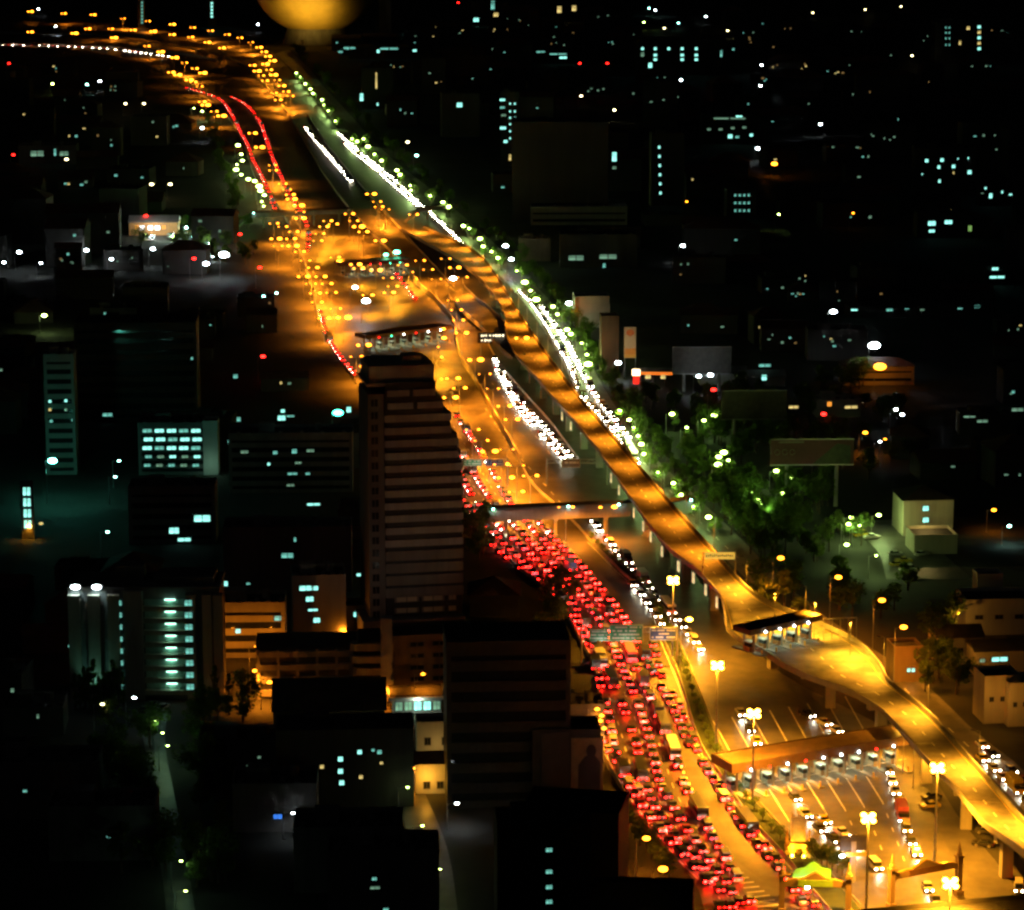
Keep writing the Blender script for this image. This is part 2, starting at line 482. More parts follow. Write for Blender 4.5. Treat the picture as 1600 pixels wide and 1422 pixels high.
lines('far_lane_markings', [[(760, 640), (800, 700), (840, 745), (880, 790)], [(770, 600), (815, 655), (862, 712)], [(560, 350), (520, 290), (480, 230), (455, 180)], [(610, 350), (570, 305), (530, 255), (500, 215)]], 0.3, 5, 8)
# toll lanes fan out either side of the booths
tl = []
for k in range(8):
    x0 = 1172 + 29.5 * k; y0 = 1238 - 5.4 * k
    tl.append([(x0, y0), (x0 + 30, y0 + 48)])
    tl.append([(x0 - 28, y0 - 58), (x0 - 58, y0 - 112)])
lines('toll_lane_lines', tl, 0.28, z=0.125)
lines('toll_lane_dashes', [[(1202 + 29.5 * k, 1286 - 5.4 * k), (1250 + 27 * k, 1360 - 3 * k)] for k in range(7)], 0.24, 3, 6, z=0.125)
lines('street_markings', [mid(L_st, R_st)], 0.25, 4, 7, z=0.13)

# ------------------------------------------------------------------ the flyover: deck, parapets, pillars
FL = [(1680, 1430), (1600, 1335), (1537, 1291), (1497, 1240), (1460, 1203), (1428, 1168), (1378, 1112), (1331, 1084), (1256, 1058), (1216, 1038), (1190, 1018), (1156, 1003), (1136, 985), (1133, 960), (1128, 936), (1087, 892), (1040, 854), (992, 790), (950, 727), (911, 676), (872, 632), (837, 591), (805, 555), (790, 520), (788, 492), (762, 450), (732, 422), (700, 400), (660, 378), (625, 358)]
FR = [(1680, 1372), (1600, 1288), (1560, 1240), (1528, 1204), (1475, 1143), (1431, 1099), (1385, 1066), (1375, 1040), (1373, 1023), (1337, 1002), (1287, 979), (1246, 962), (1216, 951), (1183, 936), (1144, 898), (1095, 842), (1060, 803), (1037, 777), (1000, 733), (977, 707), (940, 664), (907, 626), (865, 570), (837, 531), (802, 478), (778, 436), (752, 402), (720, 382), (680, 364), (640, 346)]
def fz(v): return 10.5 if v > 520 else max(0.25, 10.5 * (v - 345) / 175.0)
FLw = even(catmull([P(u, v, fz(v)) for u, v in FL]), 240)
FRw = even(catmull([P(u, v, fz(v)) for u, v in FR]), 240)
FRm = []
for p in FLw:                                   # match each left point with the nearest right one so the deck does not skew
    FRm.append(min(FRw, key=lambda q: (q.x - p.x) ** 2 + (q.y - p.y) ** 2))
for _ in range(3):
    FRm = [FRm[0]] + [(FRm[i - 1] + FRm[i] * 2 + FRm[i + 1]) / 4 for i in range(1, len(FRm) - 1)] + [FRm[-1]]
fly = thing('flyover', 'raised concrete flyover ramp sweeping diagonally with banded orange light', 'flyover', (0, 0, 0))
b = MB(); bs = MB()
for i in range(len(FLw) - 1):
    a, c, d, e = FLw[i], FRm[i], FRm[i + 1], FLw[i + 1]
    b.quad(a, c, d, e)
    dz = Vector((0, 0, 1.5)); inset = 0.16
    a2, c2, d2, e2 = a.lerp(c, inset) - dz, c.lerp(a, inset) - dz, d.lerp(e, inset) - dz, e.lerp(d, inset) - dz
    lo = Vector((0, 0, .45))
    bs.quad(a2, e2, d2, c2); bs.quad(a - lo, a2, e2 - Vector((0, 0, 0)), e - lo) ; bs.quad(c2, c - lo, d - lo, d2)
    bs.quad(a, a - lo, e - lo, e); bs.quad(c - lo, c, d, d - lo)
b.build('road_deck', M_deck, fly)
bs.build('girder', M_conc, fly)
b = MB(); b.sweep(FLw, [(.20, 0), (-.20, 0), (-.20, -.1), (-.22, 1.15), (.12, 1.15)]); b.build('parapet', M_conc, fly)
b = MB(); b.sweep(FRm, [(-.20, 0), (.20, 0), (.20, -.1), (.22, 1.15), (-.12, 1.15)]); b.build('parapet', M_conc, fly)
pil_b = None
i = 4
while i < len(FLw) - 30:
    a, c = FLw[i], FRm[i]
    cpt = (a + c) / 2; w = (c - a).length
    if a.z > 4:
        pb = MB(); z1 = a.z - 1.5; ang = math.atan2((c - a).y, (c - a).x)
        pb.box(0, 0, (z1 - 1.4) / 2, 2.4, 1.7, z1 - 1.4, ang)
        pb.box(0, 0, z1 - .7, w * .62, 1.9, 1.4, ang)
        pb.build('pillar', M_conc, fly, (cpt.x, cpt.y, 0))
    i += 7
# expansion joints and centre dashes of the deck
ctr = [(p + q) / 2 + Vector((0, 0, .03)) for p, q in zip(FLw, FRm)]
b = MB()
for p, a in walk(ctr, 8.0):
    d = Vector((math.cos(a), math.sin(a), 0)) * 1.3; n = Vector((math.sin(a), -math.cos(a), 0)) * .14
    b.quad(p - d - n, p - d + n, p + d + n, p + d - n)
b.build('centre_dashes', M_paint, fly)['kind'] = 'stuff'
b = MB()
for e0, e1 in ((FLw, FRm), (FRm, FLw)):
    pp = [p.lerp(q, .07) + Vector((0, 0, .03)) for p, q in zip(e0, e1)]
    b.sweep(pp, [(-.1, 0), (.1, 0)], closed=False)
b.build('edge_lines', M_paint_y, fly)
b = MB()
for i in range(6, 200, 9):
    a, c = FLw[i] + Vector((0, 0, .035)), FRm[i] + Vector((0, 0, .035))
    d = (FLw[i + 1] - FLw[i]).normalized() * .3
    b.quad(a, c, c + d, a + d)
b.build('expansion_joints', M_steel, fly)['kind'] = 'stuff'
pb = MB(); pb.box(0, 0, 0, 1.7, .25, 2.9); pbm = pb.mesh('gap_glow_panel', emi('gap_glow_panel', (1, .78, .36), .75, var=.3, scale=.8))  # glowing plates added for the light showing through gaps between pillars
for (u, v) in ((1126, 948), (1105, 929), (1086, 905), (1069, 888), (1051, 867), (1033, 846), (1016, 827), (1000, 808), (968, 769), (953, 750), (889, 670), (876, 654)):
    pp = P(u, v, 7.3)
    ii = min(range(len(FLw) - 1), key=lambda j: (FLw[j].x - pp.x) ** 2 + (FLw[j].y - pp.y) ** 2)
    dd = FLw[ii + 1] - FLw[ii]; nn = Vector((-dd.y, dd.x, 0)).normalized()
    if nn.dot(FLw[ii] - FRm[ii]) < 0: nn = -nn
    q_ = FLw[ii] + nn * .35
    put('gap_glow_panel', pbm, fly, (q_.x, q_.y, FLw[ii].z - 2.2), math.atan2(dd.y, dd.x))
# branch slip road that joins the flyover from the left
SLw = even(catmull([P(u, v, z) for u, v, z in ((700, 462, 1), (722, 486, 3), (752, 512, 5.5), (775, 538, 8), (800, 562, 10.2))]), 26)
SRw = even(catmull([P(u, v, z) for u, v, z in ((725, 448, 1), (745, 468, 3), (785, 500, 5.5), (802, 530, 8), (822, 556, 10.2))]), 26)
slip = thing('slip_road', 'short dark slip road joining the flyover from its left', 'slip road', (0, 0, 0))
b = MB(); bs = MB()
for i in range(25):
    b.quad(SLw[i], SRw[i], SRw[i + 1], SLw[i + 1])
    k = Vector((0, 0, -1))
    bs.quad(SLw[i] + k, SLw[i + 1] + k, SRw[i + 1] + k, SRw[i] + k); bs.quad(SLw[i] + k, SLw[i], SLw[i + 1], SLw[i + 1] + k); bs.quad(SRw[i], SRw[i] + k, SRw[i + 1] + k, SRw[i + 1])
b.build('road_deck', M_deck, slip); bs.build('girder', M_conc, slip)
b = MB(); b.sweep(SLw, [(-.18, 0), (.18, 0), (.12, 1.1), (-.12, 1.1)]); b.build('parapet', M_conc, slip)
b = MB(); b.sweep(SRw, [(-.18, 0), (.18, 0), (.12, 1.1), (-.12, 1.1)]); b.build('parapet', M_conc, slip)

# ================================================================== LAMPS
def lamp_meshes(kind, h, glow):
    key = 'lampset_%s_%s_%g' % (kind, glow.name, h)
    if key in LIGHTS: return LIGHTS[key]
    d = {}
    pb = MB()
    r0, r1 = (0.28, 0.14) if kind == 'mast' else (0.13, 0.07)
    pb.cone(0, 0, 0, .5, r0 * 1.7, r0 * 1.5, 8); pb.cone(0, 0, .5, h, r0, r1, 8)
    d['pole'] = pb.mesh('lamp_pole', M_steel)
    ab = MB()
    if kind == 'mast':
        for k in range(6):
            a = math.pi / 6 + k * math.pi / 3
            ab.beam((0, 0, h - .1), (1.0 * math.cos(a), 1.0 * math.sin(a), h + .3 * (-1) ** k), .12, .12)
        ab.cone(0, 0, h - .3, h + .1, .3, .2, 8)
    else:
        ab.beam((0, 0, h - .5), (.8, 0, h - .05), .09, .09); ab.beam((.8, 0, h - .05), (1.9, 0, h + .12), .08, .08)
        ab.box(2.1, 0, h + .2, 1.1, .42, .14)
    d['arm'] = ab.mesh('lamp_arm', M_steel)
    lb = MB()
    if kind == 'mast': lb.ball(0, 0, 0, .58, .58, .46, 10, 6)
    else: lb.ball(0, 0, 0, .66, .55, .36, 10, 6)
    d['lamp'] = lb.mesh('lamp_globe', glow, True)
    LIGHTS[key] = d
    return d
LS = 1.12
def lamp(u, v, label, kind='street', h=11.0, glow=None, colr=SOD, energy=None, rz=0.0, group=None, lit=True, base=0.0, key=None, big=1.0, twin=False, bare=False):
    glow = glow or E_sod
    big *= LS * (.72 if v > 650 else 1.0) if kind != 'mast' else 1.0
    head = P(u, v, base + h)
    KEEP.append((u, v, head.y))
    off = 0 if kind == 'mast' else 2.1
    loc = (head.x - off * math.cos(rz), head.y - off * math.sin(rz), base)
    t = thing('street_lamp' if kind != 'mast' else 'mast_lamp', label, 'lamp', loc, rz, group)
    d = lamp_meshes(kind, h, glow)
    put('pole', d['pole'], t); put('arm', d['arm'], t)
    if kind == 'mast':
        for k in range(6):
            a = math.pi / 6 + k * math.pi / 3
            put('lamp', d['lamp'], t, (1.0 * math.cos(a), 1.0 * math.sin(a), h + .42 * (-1) ** k), scale=(big,) * 3)
    else:
        put('lamp', d['lamp'], t, (2.1, 0, h), scale=(big,) * 3)
        if twin: put('lamp', d['lamp'], t, (-2.1, 0, h - .1), scale=(big * .62,) * 3); put('arm', d['arm'], t, (0, 0, -.1), math.pi)  # added second head, imitating the lamp's shaken double image
    if lit:
        if glow is E_grn or bare: light('POINT', 'g_' + (key or ('%s_%g' % (kind, energy))), t, (2.4, 0, h - .6), energy * .55, colr, .5)
        else: light('SPOT', key or ('%s_%g_%s' % (kind, energy, glow.name)), t, (0 if kind == 'mast' else 2.1, 0, h - .5), energy, colr, .5, 156, (0, 0, 0), .9)
    return t
RL = random.Random(41)
def chain(desc, pts, **kw):
    g = kw.pop('group', 'lamps ' + desc)
    kw.setdefault('twin', kw.get('glow') is None)
    bg0 = kw.pop('big', 1.0)
    for i, p in enumerate(pts):
        kw['big'] = bg0 * RL.choice([.55, .7, .8, .95, 1.0, 1.15, 1.3, 1.6])
        lamp(p[0], p[1], '%s lamp %s, from the near end' % (ordw(i + 1), desc), group=g, **kw)

K = 4.6
KS = 1.3                                         # stray lamps off the expressway
KG = 1.5                                         # greenish mercury lamps
# near high masts (yellow)
mast_near = [((1485, 1380), 'bright mast lamp at bottom right beside the carved gate'), ((1357, 1278), 'tall mast lamp in the middle of the toll plaza'), ((1465, 1200), 'tall mast lamp by the flyover right of the toll canopy'),
             ((1178, 1115), 'tall mast lamp just behind the left end of the toll canopy'), ((1121, 1040), 'tall mast lamp on the median right of the road signs'), ((1052, 907), 'bright mast lamp on the median above the road signs')]
for (p, lab) in mast_near:
    lamp(p[0], p[1], lab, kind='mast', h=21, glow=E_yel, colr=YEL, energy=62000 * K, group='mast lamps')
lamp(1077, 968, 'smaller lamp on the median just above the blue road sign', h=14, glow=E_yel, colr=YEL, energy=16000 * K, big=1.6)
chain('on the flyover parapet beside the toll canopy', [(1443, 1172), (1427, 1150), (1408, 1128)], h=9, glow=E_yel, colr=YEL, energy=9000 * K, big=1.8)
for (p, lab) in (((1378, 938), 'orange mast lamp beyond the ramp toll office'), ((1412, 980), 'orange lamp on the roof side of the ramp toll office'), ((1310, 902), 'dim orange mast lamp second right of the ramp gantry'), ((1220, 872), 'dim orange mast lamp nearest the ramp gantry')):
    lamp(p[0], p[1], lab, h=17, glow=E_sod, colr=SOD, energy=7000 * K, big=1.7, group='mast lamps right of the flyover')
# flyover deck lamps with hoods: they light the deck in bands
for n, i in enumerate(range(2, 236, 9)):
    a, c = FLw[i], FRm[i]
    d = (a - c); rz = math.atan2(d.y, d.x)
    t = thing('parapet_lamp', '%s hooded lamp along the right parapet of the flyover, from the near end' % ordw(n + 1), 'lamp', (c.x + .35 * math.cos(rz + math.pi), c.y + .35 * math.sin(rz + math.pi), c.z), rz, 'hooded lamps on the flyover')
    if 'hood' not in LIGHTS:
        q = MB(); q.cone(0, 0, 0, 8.6, .08, .05, 6); q.beam((0, 0, 8.6), (1.2, 0, 8.9), .07, .07)
        h_ = MB(); h_.plate([(1.0, 8.75), (2.0, 8.9), (2.0, 9.1), (1.0, 9.1)], -.2, .2)
        LIGHTS['hood'] = (q.mesh('hood_pole', M_steel), h_.mesh('hood', M_conc_d))
    put('pole', LIGHTS['hood'][0], t); put('hood', LIGHTS['hood'][1], t)
    yb = i < 60
    light('SPOT', ('deck_lamp_y%d' if yb else 'deck_lamp_o%d') % ((n * 7) % 5), t, (1.6, 0, 8.65), (9500 if yb else 6800) * K * (.75 + .5 * ((n * 7) % 5) / 4), (1, .37, .018) if yb else (1, .29, .012), .3, 150, (0, R(-14), 0), 1.0)
# carriageway lamps, orange
chain('in the orange cluster beside the striped tower', [(895, 792), (960, 792), (817, 768), (839, 743), (800, 746), (818, 727), (793, 725), (802, 702), (774, 705), (762, 688), (748, 671), (712, 621), (727, 606), (716, 591), (690, 592)], h=11, energy=10000 * K, big=1.25)
chain('left of the retaining wall above the tower', [(690, 558), (685, 542), (694, 528), (693, 514)], h=10, energy=10000 * K, glow=E_yel2, colr=(1, .36, .015), big=1.1)
chain('in the pairs left of the far toll plaza', [(581, 572), (565, 557), (576, 539), (544, 496), (514, 497), (532, 482), (503, 472), (525, 457), (500, 458), (518, 443), (493, 443), (508, 432), (481, 432), (496, 418), (484, 407), (475, 393)], h=11, energy=17000 * K, big=1.3)
chain('in the cluster left of the far footbridge', [(464, 384), (441, 384), (461, 373), (437, 373), (465, 362), (448, 354), (434, 349), (475, 341), (475, 331), (472, 321)], h=11, energy=16000 * K, big=1.3)
chain('along the far left carriageway', [(461, 311), (459, 304), (454, 296), (447, 287), (432, 266), (431, 258), (410, 230), (399, 208)], h=11, energy=18000 * K, big=1.4)
chain('along the dark viaduct right of the plaza', [(809, 655), (797, 634), (779, 607), (766, 584), (751, 562), (729, 520), (724, 500), (721, 484), (715, 469), (689, 436), (676, 421), (663, 407)], h=11, energy=8000 * K, big=1.1)
chain('on the inner edge of the flyover curve', [(823, 528), (730, 433), (717, 418), (703, 404)], h=11, energy=8000 * K, big=1.1)
chain('around the far toll canopy', [(613, 434), (621, 447), (615, 457), (582, 461), (594, 422), (567, 419), (562, 413), (645, 425), (636, 414), (530, 402), (503, 376), (506, 365), (512, 354), (518, 345)], h=9, energy=9000 * K, glow=E_yel2, colr=(1, .36, .015), twin=True)
chain('leading up behind the far toll canopy', [(600, 376), (574, 362), (566, 354), (559, 345), (552, 334), (527, 350)], h=13, energy=15000 * K, big=1.3)
chain('on the far median right of the footbridge', [(652, 335), (608, 327), (598, 323), (595, 315), (585, 303)], h=11, energy=14000 * K, big=1.1)
chain('on the inner far bend', [(439, 156), (432, 145), (418, 126), (412, 118), (405, 111), (398, 102)], h=12, energy=30000 * K, big=1.6)
chain('on the middle of the far bend', [(458, 150), (451, 143), (444, 134), (437, 125), (431, 117), (424, 109), (418, 100)], h=12, energy=30000 * K, big=1.6)
chain('on the outer edge of the far bend', [(429, 95), (422, 88), (416, 81), (408, 74), (395, 66), (378, 59), (358, 54), (332, 48), (304, 43), (272, 38), (234, 33), (195, 29), (148, 23), (102, 21), (50, 18)], h=12, energy=32000 * K, big=1.9)
chain('on the inside of the far bend at top left', [(350, 75), (327, 66), (301, 58), (272, 54), (242, 49), (211, 47), (176, 45), (140, 45), (119, 52), (50, 50), (181, 59)], h=12, energy=32000 * K, big=2.2)
chain('along the near carriageway of the far bend', [(320, 114), (308, 107), (292, 98), (276, 90), (254, 81), (233, 72)], h=12, energy=30000 * K, big=1.7)
chain('on the far left slip road', [(350, 181), (339, 174), (325, 164), (320, 159), (316, 135), (306, 128), (299, 125), (281, 117), (271, 113)], h=12, energy=24000 * K, big=1.6)
# greenish mercury lamps
chain('beside the far left pavement', [(412, 322), (409, 315), (413, 305), (407, 298), (405, 291), (398, 283), (388, 280), (377, 273), (369, 265), (370, 257), (379, 251), (377, 241), (372, 227), (316, 174), (303, 169)], h=8, glow=E_grn, colr=GRN, energy=3000 * KG, big=1.5)
GL = [(1107, 808), (1083, 791), (1064, 773), (1052, 755), (1028, 738), (1006, 709), (1002, 694), (997, 681), (990, 668), (983, 656), (968, 642), (919, 569), (917, 554), (909, 536), (892, 522), (886, 515), (871, 491), (864, 479), (838, 468), (829, 454), (820, 441), (808, 423), (778, 403), (768, 393), (755, 385), (750, 373), (733, 357), (724, 353), (700, 323), (692, 316), (672, 306), (642, 297), (641, 290), (625, 273), (620, 266), (596, 251), (585, 241), (575, 229), (568, 217), (558, 221), (550, 217), (524, 189), (513, 173), (506, 164), (503, 156), (489, 146), (485, 139), (477, 131), (469, 120), (463, 114)]
chain('in the tree row along the right-hand street', GL, h=6.5, glow=E_grn, colr=(.62, 1.0, .28), energy=4200 * KG, rz=math.pi, big=1.25)
chain('among the park trees right of the street', [(1198, 792), (1191, 786), (1184, 780), (1174, 769), (1166, 761), (1223, 771), (1236, 747), (1213, 736), (1138, 719), (1122, 726), (1123, 714), (1131, 707), (1116, 649), (1100, 657), (1073, 668), (1050, 647)], h=7, glow=E_grn, colr=(.5, 1, .3), energy=950 * KG, big=1.3)
chain('around the beige block car park', [(1369, 868), (1323, 851), (1343, 821), (1326, 819), (1330, 809), (1373, 805)], h=7, glow=E_grn, colr=(.65, 1, .3), energy=1900 * KG, big=1.3)
chain('down the narrow left alley', [(290, 1392), (283, 1345), (262, 1165), (254, 1145), (244, 1126)], h=6, glow=E_grn, colr=(.5, 1, .6), energy=260, big=.6)
chain('down the alley beside the lit house', [(688, 1358), (672, 1325), (660, 1290), (637, 1230), (618, 1190), (605, 1150), (588, 1120), (575, 1095)], h=6, glow=E_grn, colr=(.75, 1, .5), energy=220, big=.6)
BARE = {(1375, 573), (1366, 540), (350, 398), (82, 720), (528, 645), (322, 412)}
singles = [(1375, 573, 'brilliant orange lamp in front of the long low building', E_sod, SOD, 26000, 9, 2.4), (1366, 540, 'brilliant white lamp above the orange one by the long building', E_wht, WHT, 3000, 14, 2.3), (1352, 676, 'orange lamp among dark trees right of the red billboard', E_sod, SOD, 3000, 8, 1.6),
    (350, 398, 'brilliant blue-white floodlight at the market on the left', E_wht, (.4, .95, 1), 12000, 12, 2.4), (322, 412, 'small white lamp left of the brilliant market floodlight', E_wht, (.5, .95, 1), 900, 8, 1.5), (82, 720, 'brilliant teal floodlight at the foot of the slim tower', emi('teal_flood', (.15, 1, .75), 40), (.15, 1, .72), 18000, 14, 2.0),
    (528, 645, 'teal floodlight on the dark ground left of the striped tower', emi('teal_flood2', (.05, 1, .62), 20), (.1, 1, .6), 7000, 9, 1.9), (708, 435, 'blue-white mast lamp between the far viaduct and flyover', E_wht, WHT, 3000, 15, 2.0), (790, 384, 'blue-white lamp at the far bend of the tree row', E_wht, WHT, 1500, 11, 1.8), (799, 405, 'white lamp in the tree row below the bend', E_wht, WHT, 1500, 9, 1.6),
    (889, 474, 'white floodlight at the foot of the pale panelled building', E_wht, WHT, 1200, 8, 1.8), (966, 567, 'white lamp left of the red lit filling station', E_wht, WHT, 3000, 8, 1.6), (572, 470, 'brilliant white floodlight between the two far toll canopies', E_wht, (1, .8, .4), 2500, 10, 2.4), (555, 449, 'small white lamp above the brilliant plaza floodlight', E_wht, WHT, 3000, 10, 1.6),
    (620, 394, 'green lamp at the right end of the far toll canopy', emi('green_lamp', (.1, 1, .55), 20), (.2, 1, .6), 4000, 9, 2.2), (603, 398, 'smaller green lamp on the far toll canopy', emi('green_lamp', (.1, 1, .55), 20), (.2, 1, .6), 2000, 9, 1.5), (1210, 256, 'orange lamp beside dark office blocks at upper right', E_sod, SOD, 8000, 8, 2.6), (402, 1010, 'orange street lamp beside the curved car park', E_sod, SOD, 9000, 10, 1.3),
    (398, 1048, 'lower orange street lamp beside the curved car park', E_sod, SOD, 6000, 8, 1.1), (403, 1062, 'third orange lamp beside the curved car park', E_sod, SOD, 5000, 7, 1.0), (421, 1066, 'orange lamp against the wall of the curved car park', E_sod, SOD, 5000, 7, 1.2), (600, 1060, 'orange lamp in front of the striped ramp block', E_sod, SOD, 6000, 8, 1.1), (661, 1053, 'red-orange lamp above the small lit shop', E_sod, SOD, 3500, 9, 1.0),
    (647, 1200, 'warm lamp at the corner of the lit house', E_sod, SOD, 1500, 5, .8), (1010, 1310, 'orange lamp on the left kerb by the bottom of the road', E_sod, SOD, 5000, 8, 1.5), (1036, 1358, 'bright orange lamp on the left kerb near the bottom', E_sod, SOD, 7000, 8, 1.8), (69, 493, 'pale lamp standing alone over a small garden at left', E_grn, GRN, 2500, 8, 1.5), (714, 1255, 'blue-white lamp right of the lit house', E_wht, WHT, 600, 6, .9),
    (639, 1315, 'blue-white lamp left of the alley', E_wht, WHT, 400, 6, .8), (458, 1270, 'small white lamp right of the blue window', E_wht, WHT, 300, 6, .7), (30, 394, 'pale blue lamp at far left of the market row', E_wht, WHT, 500, 9, 1.5), (135, 391, 'pale blue lamp second along the market row', E_wht, WHT, 500, 9, 1.5), (239, 389, 'pale blue lamp third along the market row', E_wht, WHT, 500, 9, 1.5), (174, 405, 'small pale lamp below the market row', E_wht, WHT, 300, 7, 1.1), (6, 410, 'small pale lamp at the left edge below the market row', E_wht, WHT, 300, 7, 1.1), (64, 411, 'faint pale lamp below the market row', E_wht, WHT, 800, 7, .9),
    (1185, 232, 'blue-white lamp under the teal lit block at upper right', E_wht, WHT, 5000, 9, 2.2), (1067, 384, 'blue-white lamp alone in the dark at upper right', E_wht, WHT, 1500, 9, 1.5), (1302, 487, 'blue-white lamp alone right of centre', E_wht, WHT, 3000, 9, 2.0), (1418, 800, 'orange lamp faint beyond the beige block', E_sod, SOD, 600, 6, .8), (1553, 797, 'orange lamp at right beyond the beige block', E_sod, SOD, 1500, 7, 1.4), (1577, 822, 'cyan lamp at the right edge beyond the beige block', E_cool, COOL, 800, 6, 1.2), (1092, 588, 'blue-white lamp left of the yellow taxi forecourt', E_wht, WHT, 500, 8, 1.2), (1110, 586, 'white lamp above the yellow taxi forecourt', E_wht, WHT, 800, 9, 1.4)]
for (u, v, lab, g, c, e, h, bg_) in singles:
    lamp(u, v, lab, h=h, glow=g, colr=c, energy=e * KS, big=bg_ * (1.35 if (u, v) in BARE else 1), key='single_%d_%d' % (u, v), bare=(u, v) in BARE)
# red beacons and signal lamps on thin masts
for i, (u, v, lab) in enumerate([(14, 99, 'red beacon on a mast at far left below the bend'), (21, 242, 'red beacon on a mast at the left edge'), (228, 337, 'red beacon above the bright market hall'), (375, 366, 'large red signal lamp right of the market'), (303, 404, 'red signal lamp left of the brilliant floodlight'), (406, 418, 'red signal lamp below the market at right'), (411, 557, 'dim red beacon over dark roofs left of the tower'), (906, 99, 'red beacon left of a pair at upper right'), (949, 99, 'red beacon right of a pair at upper right'), (716, 4, 'red beacon at the top edge'), (1287, 647, 'large red signal lamp among trees at right'), (1115, 609, 'red lamp under the taxi forecourt')]):
    lamp(u, v, lab, h=10 if v > 200 else 30, glow=E_red, lit=False, big=1.4 if v < 300 else 1.3, group='red beacons')

# added glowing posts standing in for a dotted turn-signal trail
pts = catmull(px([(1116, 1306), (1098, 1272), (1080, 1238), (1062, 1200), (1050, 1172)], .06))
q = MB(); q.cone(0, 0, 0, .9, .16, .10, 8); q2 = MB(); q2.ball(0, 0, 1.05, .2, .2, .2, 8, 5)
qm, q2m = q.mesh('post', M_steel), q2.mesh('beacon', E_amb)
for n, (p, a) in enumerate(walk(pts, 4.0)):
    t = thing('delineator_post', '%s added amber post from the near end of a dotted turn-signal trail' % ordw(n + 1), 'delineator', p, 0, 'added amber trail posts on the left carriageway')  # added posts standing in for the signal trail, not real delineators
    put('post', qm, t); put('beacon', q2m, t)

# ================================================================== VEHICLES
def body_section(prof, width, taper, mats, name):
    # prof: side outline (x forward, z); lower body full width, upper narrowed
    bb = MB()
    n = len(prof)
    base = len(bb.v)
    for side in (-1, 1):
        for x, z in prof:
            w = width / 2 if z < .95 else width / 2 * taper
            bb.v.append((x, side * w, z))
    bb.f.append(tuple(reversed(range(n)))); bb.m.append(0)
    bb.f.append(tuple(range(n, 2 * n))); bb.m.append(0)
    for i in range(n):
        j = (i + 1) % n
        bb.f.append((i, j, n + j, n + i)); bb.m.append(0)
    return bb
CARM = {}
rc = random.Random(3)
PAINTS = [('silver', (.45, .45, .45)), ('white', (.7, .7, .68)), ('dark grey', (.06, .06, .065)), ('black', (.015, .015, .016)), ('red', (.35, .02, .02)), ('blue', (.03, .06, .22)), ('yellow and green', (.55, .4, .02)), ('pink', (.6, .12, .25))]
for nm, c in PAINTS:
    mat('car_paint_' + nm, c, .28, .05, 2.0)
wb = MB()
for k, (r_, y) in enumerate(((.33, -.11), (.33, .11))): pass
def wheel_mesh():
    bb = MB(); n = 12
    for y in (-.11, .11):
        for i in range(n):
            a = 2 * math.pi * i / n
            bb.v.append((.33 * math.cos(a), y, .33 * math.sin(a)))
    bb.f.append(tuple(range(n))); bb.m.append(1); bb.f.append(tuple(reversed(range(n, 2 * n)))); bb.m.append(1)
    for i in range(n):
        j = (i + 1) % n
        bb.f.append((j, i, n + i, n + j)); bb.m.append(0)
    return bb.mesh('wheel', [M_black, M_steel])
WHEEL = wheel_mesh()
def lampbox(w, h, glow, sgn, name):               # a lens that shines only out of its outer face
    q = MB(); q.box(0, 0, 0, .14, w, h); q.m = [0] * 6; q.m[3 if sgn > 0 else 5] = 1
    return q.mesh(name, [M_glass, glow])
TAILS = [lampbox(.46 * w_, .34 * w_, emi('tail_lamp_red_%d' % e_, (1.0, .006, .004), e_), -1, 'tail_lamp') for e_, w_ in ((16, .8), (34, .95), (60, 1.0), (60, 1.0), (130, 1.15))]
HEAD = lampbox(.42, .24, E_head, 1, 'headlamp')
lb = MB(); lb.box(0, 0, 0, .14, .42, .24); HEADOFF = lb.mesh('headlamp_unlit', M_glass)
lb = MB(); lb.box(0, 0, 0, .14, .46, .26); TAILOFF = lb.mesh('tail_lamp_unlit', mat('red_lens', (.2, .01, .01), .3, .1))
